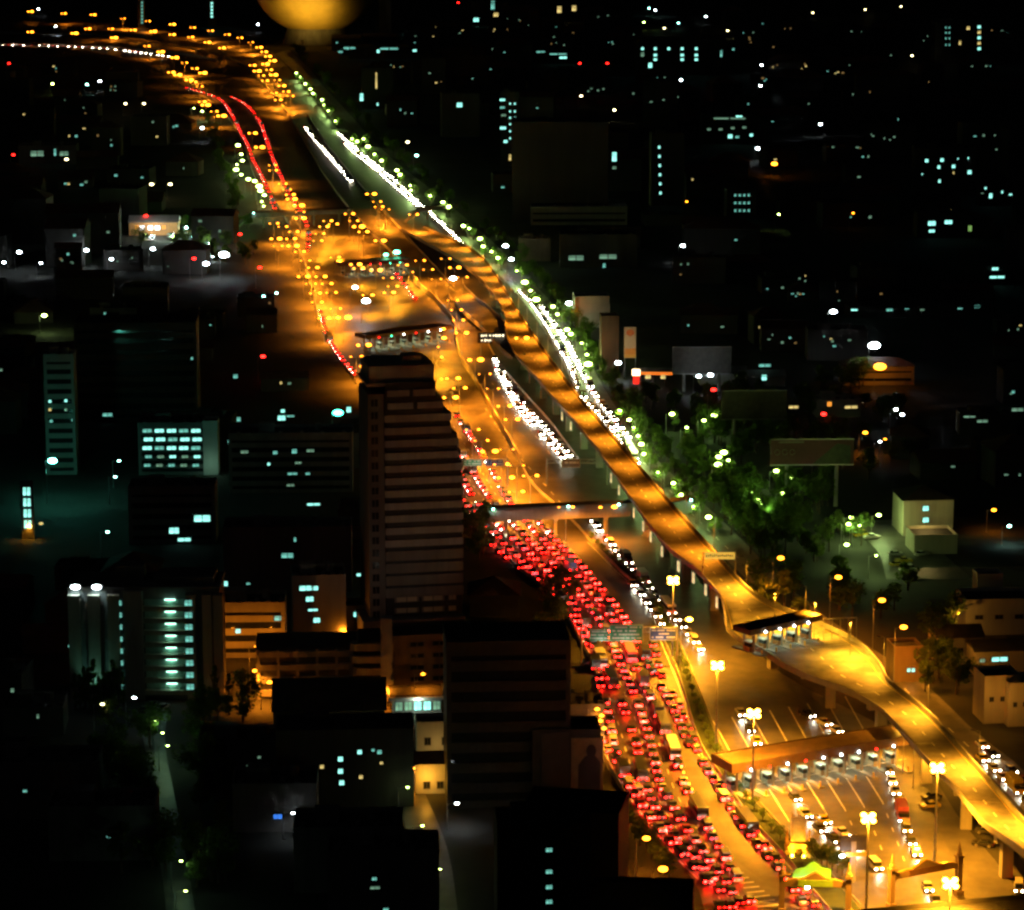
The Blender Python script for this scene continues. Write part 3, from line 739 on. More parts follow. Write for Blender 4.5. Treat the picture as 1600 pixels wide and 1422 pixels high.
KINDS = {
 'sedan': dict(L=4.5, W=1.76, body=[(-2.2, .3), (2.2, .3), (2.25, .6), (2.0, .82), (1.0, .92), (-1.55, .94), (-2.2, .9), (-2.25, .6)], cab=[(1.05, .9), (.35, 1.42), (-.95, 1.44), (-1.75, .92)], roof=[(.38, 1.40), (.30, 1.47), (-.92, 1.49), (-1.02, 1.42)]),
 'hatchback': dict(L=3.9, W=1.7, body=[(-1.9, .3), (1.9, .3), (1.95, .6), (1.75, .85), (1.0, .95), (-1.85, .98), (-1.95, .6)], cab=[(1.1, .93), (.4, 1.46), (-1.45, 1.46), (-1.86, .95)], roof=[(.42, 1.44), (.35, 1.52), (-1.42, 1.52), (-1.5, 1.44)]),
 'pickup': dict(L=5.1, W=1.85, body=[(-2.55, .42), (2.5, .42), (2.55, .8), (2.35, 1.05), (1.2, 1.12), (-2.55, 1.12)], cab=[(1.25, 1.1), (.6, 1.72), (-.75, 1.74), (-.9, 1.1)], roof=[(.62, 1.70), (.55, 1.79), (-.76, 1.80), (-.8, 1.72)]),
 'van': dict(L=4.9, W=1.9, body=[(-2.4, .35), (2.35, .35), (2.42, .8), (2.1, 1.1), (-2.4, 1.12)], cab=[(2.05, 1.08), (1.35, 1.95), (-2.3, 1.98), (-2.4, 1.1)], roof=[(1.37, 1.93), (1.25, 2.06), (-2.25, 2.08), (-2.32, 1.96)]),
 'bus': dict(L=11.0, W=2.5, tap=.98, body=[(-5.5, .4), (5.45, .4), (5.5, 1.6), (-5.5, 1.6)], cab=[(5.48, 1.55), (5.35, 2.6), (-5.45, 2.6), (-5.48, 1.55)], roof=[(5.37, 2.55), (5.25, 3.1), (-5.35, 3.1), (-5.45, 2.55)]),
 'lorry': dict(L=8.0, W=2.4, tap=.95, body=[(-4.0, .7), (4.0, .5), (4.0, 1.5), (2.2, 1.5), (2.2, 1.15), (-4.0, 1.15)], cab=[(4.0, 1.45), (3.8, 2.4), (2.4, 2.4), (2.3, 1.45)], roof=[(1.9, 1.2), (1.9, 3.2), (-4.0, 3.2), (-4.0, 1.2)]),
}
def car_parts(kind, paint):
    k = (kind, paint)
    if k in CARM: return CARM[k]
    s = KINDS[kind]; pm = MATS['car_paint_' + paint]
    bm_ = body_section(s['body'], s['W'], 1.0, pm, 'b').mesh('body', pm)
    cm = body_section(s['cab'], s['W'] * (.94 if 'tap' not in s else .97), s.get('tap', .86), M_glass, 'c').mesh('cabin_glass', M_glass)
    rm = body_section(s['roof'], s['W'] * (.84 if 'tap' not in s else .96), 1.0, pm, 'r').mesh('roof', pm)
    CARM[k] = (bm_, cm, rm)
    return CARM[k]
NCAR = 0
SPECS = []
CAR_WORDS = {'bus': 'bus', 'lorry': 'lorry', 'sedan': 'sedan', 'hatchback': 'hatchback', 'pickup': 'pickup truck', 'van': 'van'}
def car(loc, heading, kind, paint, label, group, lit=True, detail=True, red=True, beam=False):
    global NCAR
    NCAR += 1
    t = thing({'sedan': 'car', 'hatchback': 'car', 'pickup': 'pickup_truck'}.get(kind, kind), label, {'bus': 'bus', 'lorry': 'lorry', 'sedan': 'car', 'hatchback': 'car', 'pickup': 'pickup', 'van': 'van'}[kind], loc, heading, group)
    s = KINDS[kind]; bm_, cm, rm = car_parts(kind, paint)
    put('body', bm_, t); put('cabin_glass', cm, t); put('roof', rm, t)
    hl, hw = s['L'] / 2, s['W'] / 2
    zl = .78 if kind in ('sedan', 'hatchback') else .95
    TL = rc.choice(TAILS)
    for sy in (-1, 1):
        put('tail_lamp', TL if lit else TAILOFF, t, (-hl - .02, sy * (hw - .26), zl))
        put('headlamp', HEAD if lit else HEADOFF, t, (hl - .02, sy * (hw - .27), zl - .16))
        if detail:
            for sx in (-.6, .6):
                put('wheel', WHEEL, t, (sx * hl, sy * (hw - .1), .33))
    if lit:
        if red: light('POINT', 'tail_light', t, (-hl - .6, 0, zl), 150, (1, .012, .006), .3)
        if beam: light('SPOT', 'head_beam', t, (hl + .1, 0, .75), 900, (1, .9, .62), .15, 75, (0, R(-76), 0), .9)
    return t
def pick(dark=False):
    wts = [1.2, .5, 5, 6, .8, 1, .4, .1] if dark else [5, 5, 3, 3, 1.2, 1, 2.2, 1]
    k = rc.choices(['sedan', 'hatchback', 'pickup', 'van', 'bus', 'lorry'], [5, 3, 3, 1.6, .45, .5])[0]
    p = rc.choices([q[0] for q in PAINTS], wts)[0]
    if k == 'van' and p not in ('white', 'silver', 'dark grey', 'black'): p = 'white'
    return k, p
def traffic(desc, path, gap, toward, group, jitter=.15, z=.07, beam=None, red=True, rev=False):
    pts = catmull(px(path, z), 4.0)
    if rev: pts = pts[::-1]
    n = 0
    picks = [pick(not toward)]
    def nxt_gap():
        a_ = KINDS[picks[-1][0]]['L']; picks.append(pick(not toward))
        return (a_ + KINDS[picks[-1][0]]['L']) / 2 + (gap - 4.6) * rc.uniform(.55, 1.35) + (rc.uniform(3, 9) if rc.random() < .10 else 0)
    for p, a in walk(pts, nxt_gap, rc.uniform(0, gap)):
        k, pt = picks[n]
        n += 1
        nn = Vector((math.sin(a), -math.cos(a), 0)) * rc.uniform(-jitter, jitter)
        SPECS.append((p + nn, a + (math.pi if toward else 0), k, pt, '%s %s, %s %s' % (pt.replace(' and green', ''), CAR_WORDS[k].replace(' truck', ''), ordw(n), desc), group, toward, red and not toward))
RG = 'cars with red tail lights on the left carriageway'
for nm, tt, gp in (('kerb lane', T1, 7.4), ('second lane', T2, 6.8), ('third lane', T3, 6.6), ('fourth lane', T4, 6.6), ('fifth lane', T5, 6.8), ('lane beside the median', T6, 9.0)):
    traffic('from the bottom in the %s of red cars' % nm, list(reversed(tt)), gp, False, RG)
traffic('in the short slip lane left of the red traffic', [(822, 897), (795, 876), (760, 848)], 8, False, RG)
traffic('in the service lane behind the dark billboard', [(996, 1240), (970, 1205), (948, 1172), (930, 1150)], 7.5, False, RG)
traffic('in the red queue left of the striped tower', [(560, 592), (540, 570), (522, 545), (508, 515), (501, 485)], 8, False, RG)
traffic('in the red queue curving past the far lamps', [(478, 400), (482, 375), (478, 350), (462, 320), (440, 280), (425, 245), (415, 215), (405, 190), (385, 165), (355, 150)], 16, False, RG)
traffic('in the outer far red queue by the green lamps', [(430, 330), (420, 300), (408, 275), (395, 250), (388, 230), (375, 205), (362, 180), (348, 160), (330, 150), (290, 138)], 14, False, RG)
traffic('in the inner red queue behind the plaza', [(650, 470), (634, 448), (618, 428)], 10, False, RG)
WG = 'cars with white headlights coming towards the camera'
traffic('back in the headlight file beside the viaduct', [(892, 716), (860, 680), (822, 640), (806, 618), (786, 585), (771, 558)], 7.2, True, WG)
traffic('back in the second headlight file beside the viaduct', [(878, 716), (846, 680), (810, 640), (794, 612), (776, 578)], 8, True, WG)
traffic('back in the headlight file right of the median', [(1102, 1026), (1060, 975), (1010, 915), (970, 870), (940, 835), (926, 815)], 7.2, True, WG)
traffic('back in the inner file right of the median', [(1040, 985), (1005, 935), (980, 905)], 9, True, WG)
traffic('on the left toll approach', [(1192, 1180), (1165, 1132), (1152, 1112)], 9, True, WG)
traffic('in the white stream on the right toll approach', [(1332, 1158), (1285, 1132), (1236, 1108)], 7, True, WG)
traffic('leaving the toll booths on the right', [(1436, 1345), (1412, 1285), (1396, 1230), (1384, 1196)], 7, True, WG)
traffic('leaving the toll booths beside the golden monument', [(1372, 1362), (1330, 1318), (1270, 1272), (1228, 1238)], 8.5, True, WG)
traffic('in the file passing behind the golden monument', [(1308, 1320), (1275, 1292), (1240, 1262)], 9, True, WG)
traffic('under the right carved gate', [(1462, 1412), (1440, 1372)], 8, True, WG)
traffic('back in the bright file on the right-hand street', [(998, 730), (968, 684), (940, 652), (912, 622), (897, 586), (876, 545), (852, 505), (828, 472), (812, 455)], 7.0, True, WG)
traffic('back in the outer file on the right-hand street', [(985, 690), (958, 655), (932, 622), (912, 588), (890, 545), (864, 505), (842, 476)], 8.0, True, WG)
traffic('back in the far bright file above the flyover', [(732, 394), (702, 362), (668, 330), (636, 300), (604, 272), (574, 248), (548, 226), (528, 208)], 10, True, WG)
traffic('back in the second far file above the flyover', [(655, 325), (622, 296), (590, 268), (560, 244), (538, 224)], 10, True, WG)
traffic('in the short far headlight file on the expressway', [(548, 284), (522, 254), (498, 226), (476, 198)], 11, True, WG)
traffic('in the far headlight file on the top left bend', [(262, 89), (225, 84), (165, 77), (90, 73), (0, 71), (-30, 71)], 13, True, WG)
traffic('at the bottom right edge behind the flyover', [(1612, 1262), (1562, 1212), (1518, 1174)], 7, True, WG)
traffic('in the outer lane at the bottom right edge', [(1612, 1238), (1570, 1198), (1530, 1164)], 8, True, WG)
traffic('under the flyover at the bottom right corner', [(1594, 1420), (1592, 1370)], 8, True, WG)
# the 300 nearest are cars of their own, the rest one mass of far traffic
SPECS.sort(key=lambda q: q[0].y)
for (p, a, k, pt, lab, g, tw, rd) in SPECS[:300]:
    car(p, a, k, pt, lab, g, beam=tw, red=rd, detail=p.y < 900)
far_b = MB(); far_lights = []
for (p, a, k, pt, lab, g, tw, rd) in SPECS[300:]:
    s_ = KINDS[k]; c_, q_ = math.cos(a), math.sin(a)
    pi_ = [x[0] for x in PAINTS].index(pt)
    def TX(x, y, z): return (p.x + x * c_ - y * q_, p.y + x * q_ + y * c_, p.z + z)
    for prof, w, mi in ((s_['body'], s_['W'], pi_), (s_['cab'], s_['W'] * .86, 8), (s_['roof'], s_['W'] * .84, pi_)):
        n0 = len(far_b.v); kk = len(prof)
        for sd in (-1, 1):
            for x, z in prof: far_b.v.append(TX(x, sd * w / 2, z))
        far_b.f.append(tuple(n0 + i for i in reversed(range(kk)))); far_b.m.append(mi)
        far_b.f.append(tuple(n0 + kk + i for i in range(kk))); far_b.m.append(mi)
        for i in range(kk):
            j = (i + 1) % kk
            far_b.f.append((n0 + i, n0 + j, n0 + kk + j, n0 + kk + i)); far_b.m.append(mi)
    hl, hw = s_['L'] / 2, s_['W'] / 2
    for sy in (-1, 1):
        x, y, z = TX(-hl - .02, sy * (hw - .26), .85); far_b.box(x, y, z, .14, .42, .3, a, 9)
        x, y, z = TX(hl - .02, sy * (hw - .27), .68); far_b.box(x, y, z, .14, .5, .34, a, 10)
    far_lights.append((TX(-hl - .5, 0, .85) if rd else TX(hl + .1, 0, .75), a, rd))
far_o = tag(far_b.build('distant_traffic', [MATS['car_paint_' + q[0]] for q in PAINTS] + [M_glass, E_tail, E_head]), 'distant traffic with red and white lights on the far roads', 'traffic', kind='stuff')
for (l_, a, rd) in far_lights[::2]:
    if rd: light('POINT', 'tail_light', far_o, l_, 110, (1, .012, .006), .3)
    else: light('SPOT', 'head_beam', far_o, l_, 1800, (1, .9, .62), .15, 75, (0, R(-76), a), .9)
# standing cars
for (u, v, k, p, hd, lab) in ((1455, 1248, 'sedan', 'dark grey', 200, 'dark sedan parked under the flyover beside the plaza'), (1453, 1262, 'sedan', 'yellow and green', 195, 'yellow and green taxi parked at the plaza edge'), (1536, 1322, 'sedan', 'black', 160, 'black car waiting beneath the flyover pillars'), (1540, 1302, 'sedan', 'dark grey', 165, 'dark grey car behind the black one under the flyover'),
    (1418, 892, 'van', 'white', 8, 'white minibus at the front of the green-lit car park'), (1402, 884, 'sedan', 'yellow and green', 20, 'yellow car left of the white minibus'), (1412, 879, 'pickup', 'yellow and green', 8, 'yellow pickup behind the white minibus'), (1400, 868, 'sedan', 'silver', 8, 'silver car in the car park below a green lamp'), (1440, 868, 'sedan', 'white', 30, 'white car at the right of the car park'), (1345, 838, 'van', 'yellow and green', 20, 'yellow van under the green car park lamps'), (1362, 842, 'pickup', 'white', 20, 'white pickup under the green car park lamps'),
    (1152, 606, 'sedan', 'yellow and green', 10, 'yellow taxi on the lit forecourt right of centre'), (255, 1108, 'sedan', 'silver', 75, 'silver car in the yard below the lit office block'), (238, 1104, 'sedan', 'dark grey', 85, 'dark grey car in the yard below the office block'), (226, 1112, 'sedan', 'black', 80, 'black car at the left of the office yard')):
    pp = P(u, v, .1)
    car(pp, R(hd), k, p, lab, 'standing cars', lit=False)
print('cars', NCAR)

# ================================================================== TOLL PLAZAS, GANTRIES, BRIDGES
def toll(lab, short, p0, p1, base, hc, depth, thick, nb, roofm, signals, glowkey, energy, frame_lights=True, booth_m=None, ncol=None):
    A, B = P(p0[0], p0[1], base + hc), P(p1[0], p1[1], base + hc)
    wd = (B - A).length; rz = math.atan2((B - A).y, (B - A).x)
    c = (A + B) / 2
    t = thing('toll_canopy', lab, 'canopy', (c.x, c.y, base), rz)
    q = MB()
    q.box(0, depth / 2, hc + thick * .5, wd - .3, depth - .3, thick * .8)
    q.build('roof', roofm, t)
    q = MB()
    q.box(0, -.1, hc + thick * .5, wd + .4, .35, thick); q.box(0, depth + .1, hc + thick * .5, wd + .4, .35, thick)
    for s_ in (-1, 1): q.box(s_ * (wd / 2 + .02), depth / 2, hc + thick * .5, .35, depth - .2, thick * .98)
    q.build('fascia', roofm, t)
    q = MB(); q.box(0, depth / 2, hc + thick * .93, wd - .8, depth - .8, .06); q.build('roof_sheet', mat('roof_sheet_brown', (.16, .10, .05), .5, .25, .4), t)
    nc = ncol or nb
    for k in range(nc):
        x = -wd / 2 + wd * (k + .5) / nc
        for y in (depth * .22, depth * .8):
            q = MB(); q.box(0, 0, hc / 2, .45, .45, hc); q.box(0, 0, hc - .3, .8, .8, .5)
            q.build('column', M_plaster, t, (x, y, 0))
    for k in range(nb):
        x = -wd / 2 + wd * (k + .5) / nb + wd / nb * .5
        if k == nb - 1: break
        col = signals[k % len(signals)]
        g = {'r': E_red, 'g': emi('lane_green', (.05, 1, .45), 14), 'w': E_wht}[col]
        q = MB(); q.ball(0, 0, 0, .24, .16, .24, 10, 6)
        q.build('lane_signal', g, t, (x, -.45, hc + .2))
        if frame_lights:
            q = MB(); q.box(0, 0, 0, .25, depth * .5, .12)
            q.build('strip_lamp', emi('tube_light', (.75, 1, .8), 6), t, (x, depth / 2, hc - .08))
            light('SPOT', glowkey, t, (x, depth * .45, hc - .35), energy, (.75, 1.0, .62), .4, 120, (0, 0, 0), .7)
    # booths on their islands
    for k in range(nb):
        x = -wd / 2 + wd * (k + .5) / nb
        pos = Vector((c.x + x * math.cos(rz) - depth * .5 * math.sin(rz), c.y + x * math.sin(rz) + depth * .5 * math.cos(rz), base))
        bt = thing('toll_booth', '%s toll booth from the left %s' % (ordw(k + 1), short), 'toll booth', pos, rz, 'toll booths ' + short)
        q = MB(); L_ = depth * .95
        q.plate([(-.75, 0), (.75, 0), (.7, .28), (-.7, .28)], -L_, L_); q.build('island', M_conc, bt)
        q = MB(); q.box(0, 0, .85, 1.35, 2.2, 1.15); q.build('body', booth_m or M_plaster, bt)
        q = MB(); q.box(0, 0, 1.95, 1.25, 2.1, 1.05); q.build('glazing', mat('booth_glass', (.05, .06, .06), .15, .2), bt)
        q = MB(); q.box(0, 0, 2.6, 1.75, 2.7, .22); q.build('roof', M_plaster_w, bt)
        q = MB(); q.cone(0, 0, .28, 1.4, .22, .2, 8); q.build('bollard', M_paint_y, bt, (0, -L_ + .9, 0))
        q = MB(); q.beam((.7, -2.0, 1.2), (3.0, -2.0, 1.25), .1, .1); q.build('barrier_arm', M_paint, bt)
    return t
toll('long brown canopy over the near toll booths', 'under the near canopy', (1144, 1208), (1422, 1162), .1, 5.6, 8.5, 2.1, 10, mat('canopy_brown', (.10, .06, .035), .6, .25, .5), 'wrwrwwwrw', 'toll_tubes', 1100)
toll('dark canopy over the toll booths on the flyover', 'on the flyover', (1172, 993), (1283, 969), 10.5, 5.2, 6.0, 1.4, 5, mat('canopy_dark', (.05, .03, .025), .6, .3, .5), 'wwww', 'ramp_tubes', 700, booth_m=mat('booth_orange', (.5, .2, .05), .6, .2))
toll('far toll canopy with a row of red signals', 'under the far canopy', (532, 416), (640, 410), .1, 5.5, 8, 1.8, 7, mat('canopy_maroon', (.10, .03, .025), .6, .25, .5), 'rrrrgg', 'far_tubes', 1200)
toll('far toll canopy just behind the striped tower', 'behind the tower', (572, 530), (706, 514), .1, 5.5, 8, 1.6, 7, mat('canopy_tan', (.25, .15, .06), .6, .25, .5), 'rgwrww', 'far_tubes2', 1200)
# added floods that brighten the flyover toll platform: high lamps just off its right edge
for n, (u, v) in enumerate(((1262, 1000), (1318, 1030), (1200, 985))):
    t = thing('platform_fill_lamp', '%s slim added lamp beside the flyover toll platform' % ordw(n + 1), 'lamp', P(u + 10, v - 4, 10.5), 0, 'added lamps of the flyover toll platform')
    q = MB(); q.cone(0, 0, 0, 9, .1, .06, 8); q.build('pole', M_steel, t)
    q = MB(); q.box(0, 0, 9.1, .9, .4, .2); q.build('hood', M_steel, t)
    light('SPOT', 'platform_fill', t, (0, 0, 8.9), 60000, (1, .44, .02), .4, 140, (0, 0, 0), .9)
# open steel frame to the right of the flyover canopy
t = thing('steel_frame', 'open steel gantry frame right of the flyover toll canopy', 'frame', P(1310, 1004, 10.5), 0)
q = MB()
A = P(1287, 1000, 10.5) - P(1310, 1004, 10.5); B_ = P(1338, 998, 10.5) - P(1310, 1004, 10.5)
for k in range(5):
    p = A.lerp(B_, k / 4); q.beam(p, p + Vector((0, 0, 5.5)), .18, .18)
q.beam(A + Vector((0, 0, 5.5)), B_ + Vector((0, 0, 5.5)), .2, .25)
q.build('posts', M_plaster, t)
# sign gantry over the flyover
t = thing('sign_gantry', 'yellow-lit sign gantry spanning the flyover', 'gantry', P(1124, 903, 10.5), 0)
o0 = P(1124, 903, 10.5)
for u in (1098, 1149):
    q = MB(); q.cone(0, 0, 0, 7.2, .22, .18, 8); q.build('post', M_plaster, t, P(u, 903 if u < 1120 else 900, 10.5) - o0)
q = MB(); q.beam((-4.4, 0, 7.0), (4.4, 0, 7.0), .3, .3); q.beam((-4.4, 0, 5.6), (4.4, 0, 5.6), .3, .3); q.build('beam', M_plaster, t)
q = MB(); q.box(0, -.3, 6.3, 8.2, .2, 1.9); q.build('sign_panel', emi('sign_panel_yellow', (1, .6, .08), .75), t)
q = MB()
for k in range(14): q.box(-3.6 + .54 * k, -.42, 6.25 + .1 * (k % 3), .3, .05, .7 - .12 * (k % 2))
lg = q.build('lettering', mat('letter_dark', (.1, .06, .01), .6, .1), t); lg['kind'] = 'stuff'
# green and blue road signs on the near gantry
def sign_rows(w, h, rows, seed):
    rr = random.Random(seed); q = MB()
    for r_ in range(rows):
        z = h * (.5 - (r_ + .7) / (rows + .6)); x = -w * .42
        while x < w * .40:
            l_ = rr.uniform(.25, .7) * w / 8
            if rr.random() < .8: q.box(x + l_ / 2, 0, z, l_ * .8, .04, h / (rows + 1) * .42)
            x += l_
    return q
def road_gantry(name, lab, base, x0, x1, ztop, panels, m_post=M_steel):
    t = thing(name, lab, 'sign', base, 0)
    for x in (x0, x1):
        q = MB(); q.cone(0, 0, 0, ztop + .4, .3, .22, 8); q.build('post', m_post, t, (x, .4, 0))
    q = MB()
    for z in (ztop, ztop - 1.3): q.beam((x0, .4, z), (x1, .4, z), .2, .2)
    n = int((x1 - x0) / 1.8)
    for k in range(n):
        xa, xb = x0 + (x1 - x0) * k / n, x0 + (x1 - x0) * (k + 1) / n
        q.beam((xa, .4, ztop - 1.3 if k % 2 else ztop), (xb, .4, ztop if k % 2 else ztop - 1.3), .1, .1)
    q.build('truss', m_post, t)
    for (x, z, w, h, m, rows, sd) in panels:
        q = MB(); q.box(0, 0, 0, w, .16, h); sp = q.build('sign_panel', m, t, (x, 0, z))
        q = MB()
        for sx, sz, bx, bz in ((0, h / 2 - .09, w - .1, .1), (0, -h / 2 + .09, w - .1, .1), (-w / 2 + .09, 0, .1, h - .3), (w / 2 - .09, 0, .1, h - .3)): q.box(sx, -.1, sz, bx, .04, bz)
        q.build('border', M_paint, sp)
        lg = sign_rows(w, h, rows, sd).build('lettering', M_paint, sp, (0, -.1, 0)); lg['kind'] = 'stuff'
    return t
bs0 = P(978, 1037, 0)
gt = road_gantry('road_sign_gantry', 'green and blue overhead road signs across the red traffic', bs0, -11.5, 13.2, 9.6, [(-7.0, 7.6, 4.9, 3.2, M_gsign, 3, 1), (0, 8.2, 8.6, 4.4, M_gsign, 4, 2), (9.5, 7.9, 7.0, 3.3, M_bsign, 3, 3)])
for x in (-6, 0, 9): light('SPOT', 'sign_light', gt, (x, -3.0, 4.6), 420, (.9, 1, .9), .2, 100, (R(120), 0, 0), .8)  # added light in front of the panels so they show
bs1 = P(748, 760, 0)
gt = road_gantry('road_sign_gantry', 'distant green overhead sign right of the striped tower', bs1, -6, 9.5, 9.0, [(-2.2, 8.0, 6.0, 2.2, M_gsign, 2, 4), (5.2, 8.0, 5.8, 2.2, M_bsign, 2, 5)])
light('SPOT', 'sign_light', gt, (0, -3.0, 4.6), 420, (.9, 1, .9), .2, 100, (R(120), 0, 0), .8)  # same added fill, brightening the distant signs
bs2 = P(892, 758, 0)
road_gantry('road_sign_gantry', 'sign gantry seen from behind at the headlight lanes', bs2, -8, 12, 8.6, [(0, 7.4, 6.0, 3.0, M_conc_d, 1, 6)])
bs3 = P(770, 556, 0)
t = thing('message_sign', 'dark electronic message sign with two lit rows above headlights', 'sign', bs3, 0)
q = MB(); q.cone(-5, .3, 0, 6.5, .3, .25, 8); q.cone(5, .3, 0, 6.5, .3, .25, 8); q.build('posts', M_steel, t)
q = MB(); q.box(0, 0, 7.6, 12.5, .7, 4.4); q.build('cabinet', M_black, t)
rr = random.Random(9)
q = MB()
for r_ in range(2):
    x = -4.6
    while x < 4.6:
        l_ = rr.uniform(.25, .8)
        if rr.random() < .72: q.box(x, -.4, 8.5 - 2.0 * r_ + rr.uniform(-.1, .1), l_ * .7, .05, rr.uniform(.25, 1.0))
        x += l_
q.build('lit_text', emi('led_text', (1, .85, .55), 3.0), t)['kind'] = 'stuff'

def footbridge(lab, p0, p1, z, hw, hp, ncol, lamps):
    A, B = P(p0[0], p0[1], z), P(p1[0], p1[1], z)
    wd = (B - A).length; rz = math.atan2((B - A).y, (B - A).x); c = (A + B) / 2
    t = thing('footbridge', lab, 'footbridge', (c.x, c.y, 0), rz)
    q = MB(); q.box(0, hw / 2, z - .4, wd, hw, .7); q.build('deck', M_conc, t)
    for y in (0, hw):
        q = MB(); n = int(wd / 2.4)
        q.box(0, y, z + hp / 2, wd, .16, hp)
        for k in range(n): q.box(-wd / 2 + wd * (k + .5) / n, y - .12, z + hp / 2, .14, .12, hp)
        q.box(0, y, z + hp + .08, wd, .3, .16)
        q.build('side_panel', M_conc, t)
    q = MB(); q.plate([(-wd / 2 - .5, z + hp + .9), (wd / 2 + .5, z + hp + .9), (wd / 2 + .5, z + hp + 1.05), (-wd / 2 - .5, z + hp + 1.05)], -.6, hw + .6); q.build('roof', M_roof, t)
    for k in range(ncol):
        x = -wd / 2 + wd * (k + .5) / ncol
        q = MB(); q.box(0, 0, (z - .75) / 2, .9, .9, z - .75); q.box(0, 0, z - 1.0, 1.2, hw, .5); q.build('pier', M_conc, t, (x, hw / 2, 0))
    for x in lamps:
        q = MB(); q.ball(0, 0, 0, .4, .3, .22, 8, 5); q.build('lamp', E_cool, t, (x * wd, -.35, z + hp + .6))
        light('POINT', 'bridge_lamp', t, (x * wd, -1.2, z + hp + .5), 90, COOL, .2)
    # stairs at the left end
    q = MB()
    for k in range(16): q.box(-wd / 2 - .3 - k * .55, hw / 2 + .0, z - .3 - k * z / 16, .6, hw, .35)
    q.build('stairs', M_conc, t)
    return t
footbridge('pale footbridge crossing both carriageways below the orange lamps', (752, 812), (985, 803), 6.2, 3.0, 2.6, 3, (-.42, .08, .42))
footbridge('short end of the footbridge right of the flyover', (1046, 803), (1082, 796), 6.2, 3.0, 2.6, 1, (.4,))
footbridge('thin far footbridge across the upper left lanes', (393, 338), (550, 331), 7.0, 3.0, 1.2, 4, (-.48,))
footbridge('small green-lit footbridge at the far trees', (655, 329), (716, 323), 6.0, 3.0, 1.2, 2, ())

# golden royal-style monument, without its portrait
mb = P(1247, 1332, .28)
t = thing('golden_monument', 'glowing golden arch-framed monument on the plaza island', 'monument', mb, R(-6))
q = MB(); q.box(0, 0, .5, 5.4, 3.0, 1.0); q.box(0, 0, 1.3, 4.4, 2.4, .7); q.box(0, 0, 1.9, 3.6, 2.0, .6); q.build('pedestal', M_gold, t)
q = MB(); q.box(0, 0, 5.0, 3.1, .6, 5.6); q.build('panel_frame', M_gold, t)
arc = [(-1.1, 2.7)] + [(-1.1 * math.cos(math.pi * k / 12), 6.0 + 1.3 * math.sin(math.pi * k / 12)) for k in range(13)] + [(1.1, 2.7)]
q = MB(); q.plate(arc, -.42, -.32); q.build('arch_panel', mat('gold_panel', (.8, .58, .2), .5, .3, .8), t)
ar2 = [(x * 1.18, z) for x, z in arc[1:-1]]
q = MB()
for a, b_ in zip(ar2[:-1], ar2[1:]): q.beam((a[0], -.5, a[1]), (b_[0], -.5, b_[1]), .22, .2)
q.build('arch_moulding', M_gold, t)
for sx in (-2.3, 2.3):
    q = MB(); q.cone(0, 0, 0, 0, 0, 0, 10, rings=[(.5, 0), (.55, .8), (.35, 1.0), (.45, 1.5), (.28, 1.8), (.34, 2.3), (.18, 2.7), (.2, 3.0), (.04, 4.4)]); q.build('spire', M_gold, t, (sx, 0, 1.0))
for sx in (-1.3, 0, 1.3):
    q = MB(); q.cone(0, 0, 0, 0, 0, 0, 8, rings=[(.16, 0), (.2, .3), (.03, 1.0)]); q.build('finial', M_gold, t, (sx, 0, 7.8 - abs(sx) * .1))
for sx in (-1.2, 1.2):
    q = MB(); q.box(0, 0, .3, .5, .4, .4); q.ball(0, -.1, .55, .22, .22, .16, 8, 5); q.build('floodlight', E_yel, t, (sx, -3.0, 0))
    light('SPOT', 'monument_flood', t, (sx, -3.4, .9), 700, (1, .5, .03), .2, 90, (R(118), 0, 0), .6)

# carved gates: posts with pointed finials and a stepped, gabled beam
def gate(lab, p0, p1, hgt, sign_m, w_post=1.1, lampcol=None):
    A, B = P(*p0), P(*p1)
    c = (A + B) / 2; wd = (B - A).length; rz = math.atan2((B - A).y, (B - A).x)
    t = thing('carved_gate', lab, 'gate', c, rz)
    for s_ in (-1, 1):
        q = MB(); q.box(0, 0, hgt * .42, w_post, w_post, hgt * .84); q.box(0, 0, .5, w_post * 1.5, w_post * 1.5, 1.0); q.box(0, 0, hgt * .86, w_post * 1.35, w_post * 1.35, .5)
        q.cone(0, 0, 0, 0, 0, 0, 8, rings=[(w_post * .55, hgt * .88), (w_post * .6, hgt * .93), (w_post * .35, hgt * .98), (w_post * .3, hgt * 1.05), (.05, hgt * 1.2)])
        q.build('post', M_plaster_b, t, (s_ * wd / 2, 0, 0))
    h0 = hgt * .62
    prof = []
    n = 24
    for k in range(n + 1):
        u = -1 + 2 * k / n
        z = h0 + 1.5 + 1.0 * max(0, 1 - abs(u) * 2.2) ** .7 + .35 * math.cos(u * 9) * (1 - abs(u)) - .9 * abs(u) ** 3
        prof.append((u * wd / 2, z))
    poly = [(-wd / 2, h0 - .8), (-wd * .42, h0), (wd * .42, h0), (wd / 2, h0 - .8)] + list(reversed(prof))
    q = MB(); q.plate(list(reversed(poly)), -.35, .35); q.build('beam', M_plaster_b, t)
    q = MB(); q.box(0, -.45, h0 + .75, wd * .52, .15, 1.3); q.build('sign_board', sign_m, t)
    q = MB()
    for a, b_ in zip(prof[:-1], prof[1:]): q.beam((a[0], 0, a[1] + .1), (b_[0], 0, b_[1] + .1), .5, .22)
    q.build('ridge_trim', M_gold, t)
    return t
gate('dark carved gate over the exit lanes at bottom right', (1392, 1418), (1497, 1398), 9.5, mat('board_brown', (.16, .08, .04), .6, .2))
g1 = gate('carved gate at the bottom over the left carriageway branch', (1221, 1425), (1325, 1428), 9.0, mat('board_green', (.25, .5, .08), .6, .2))
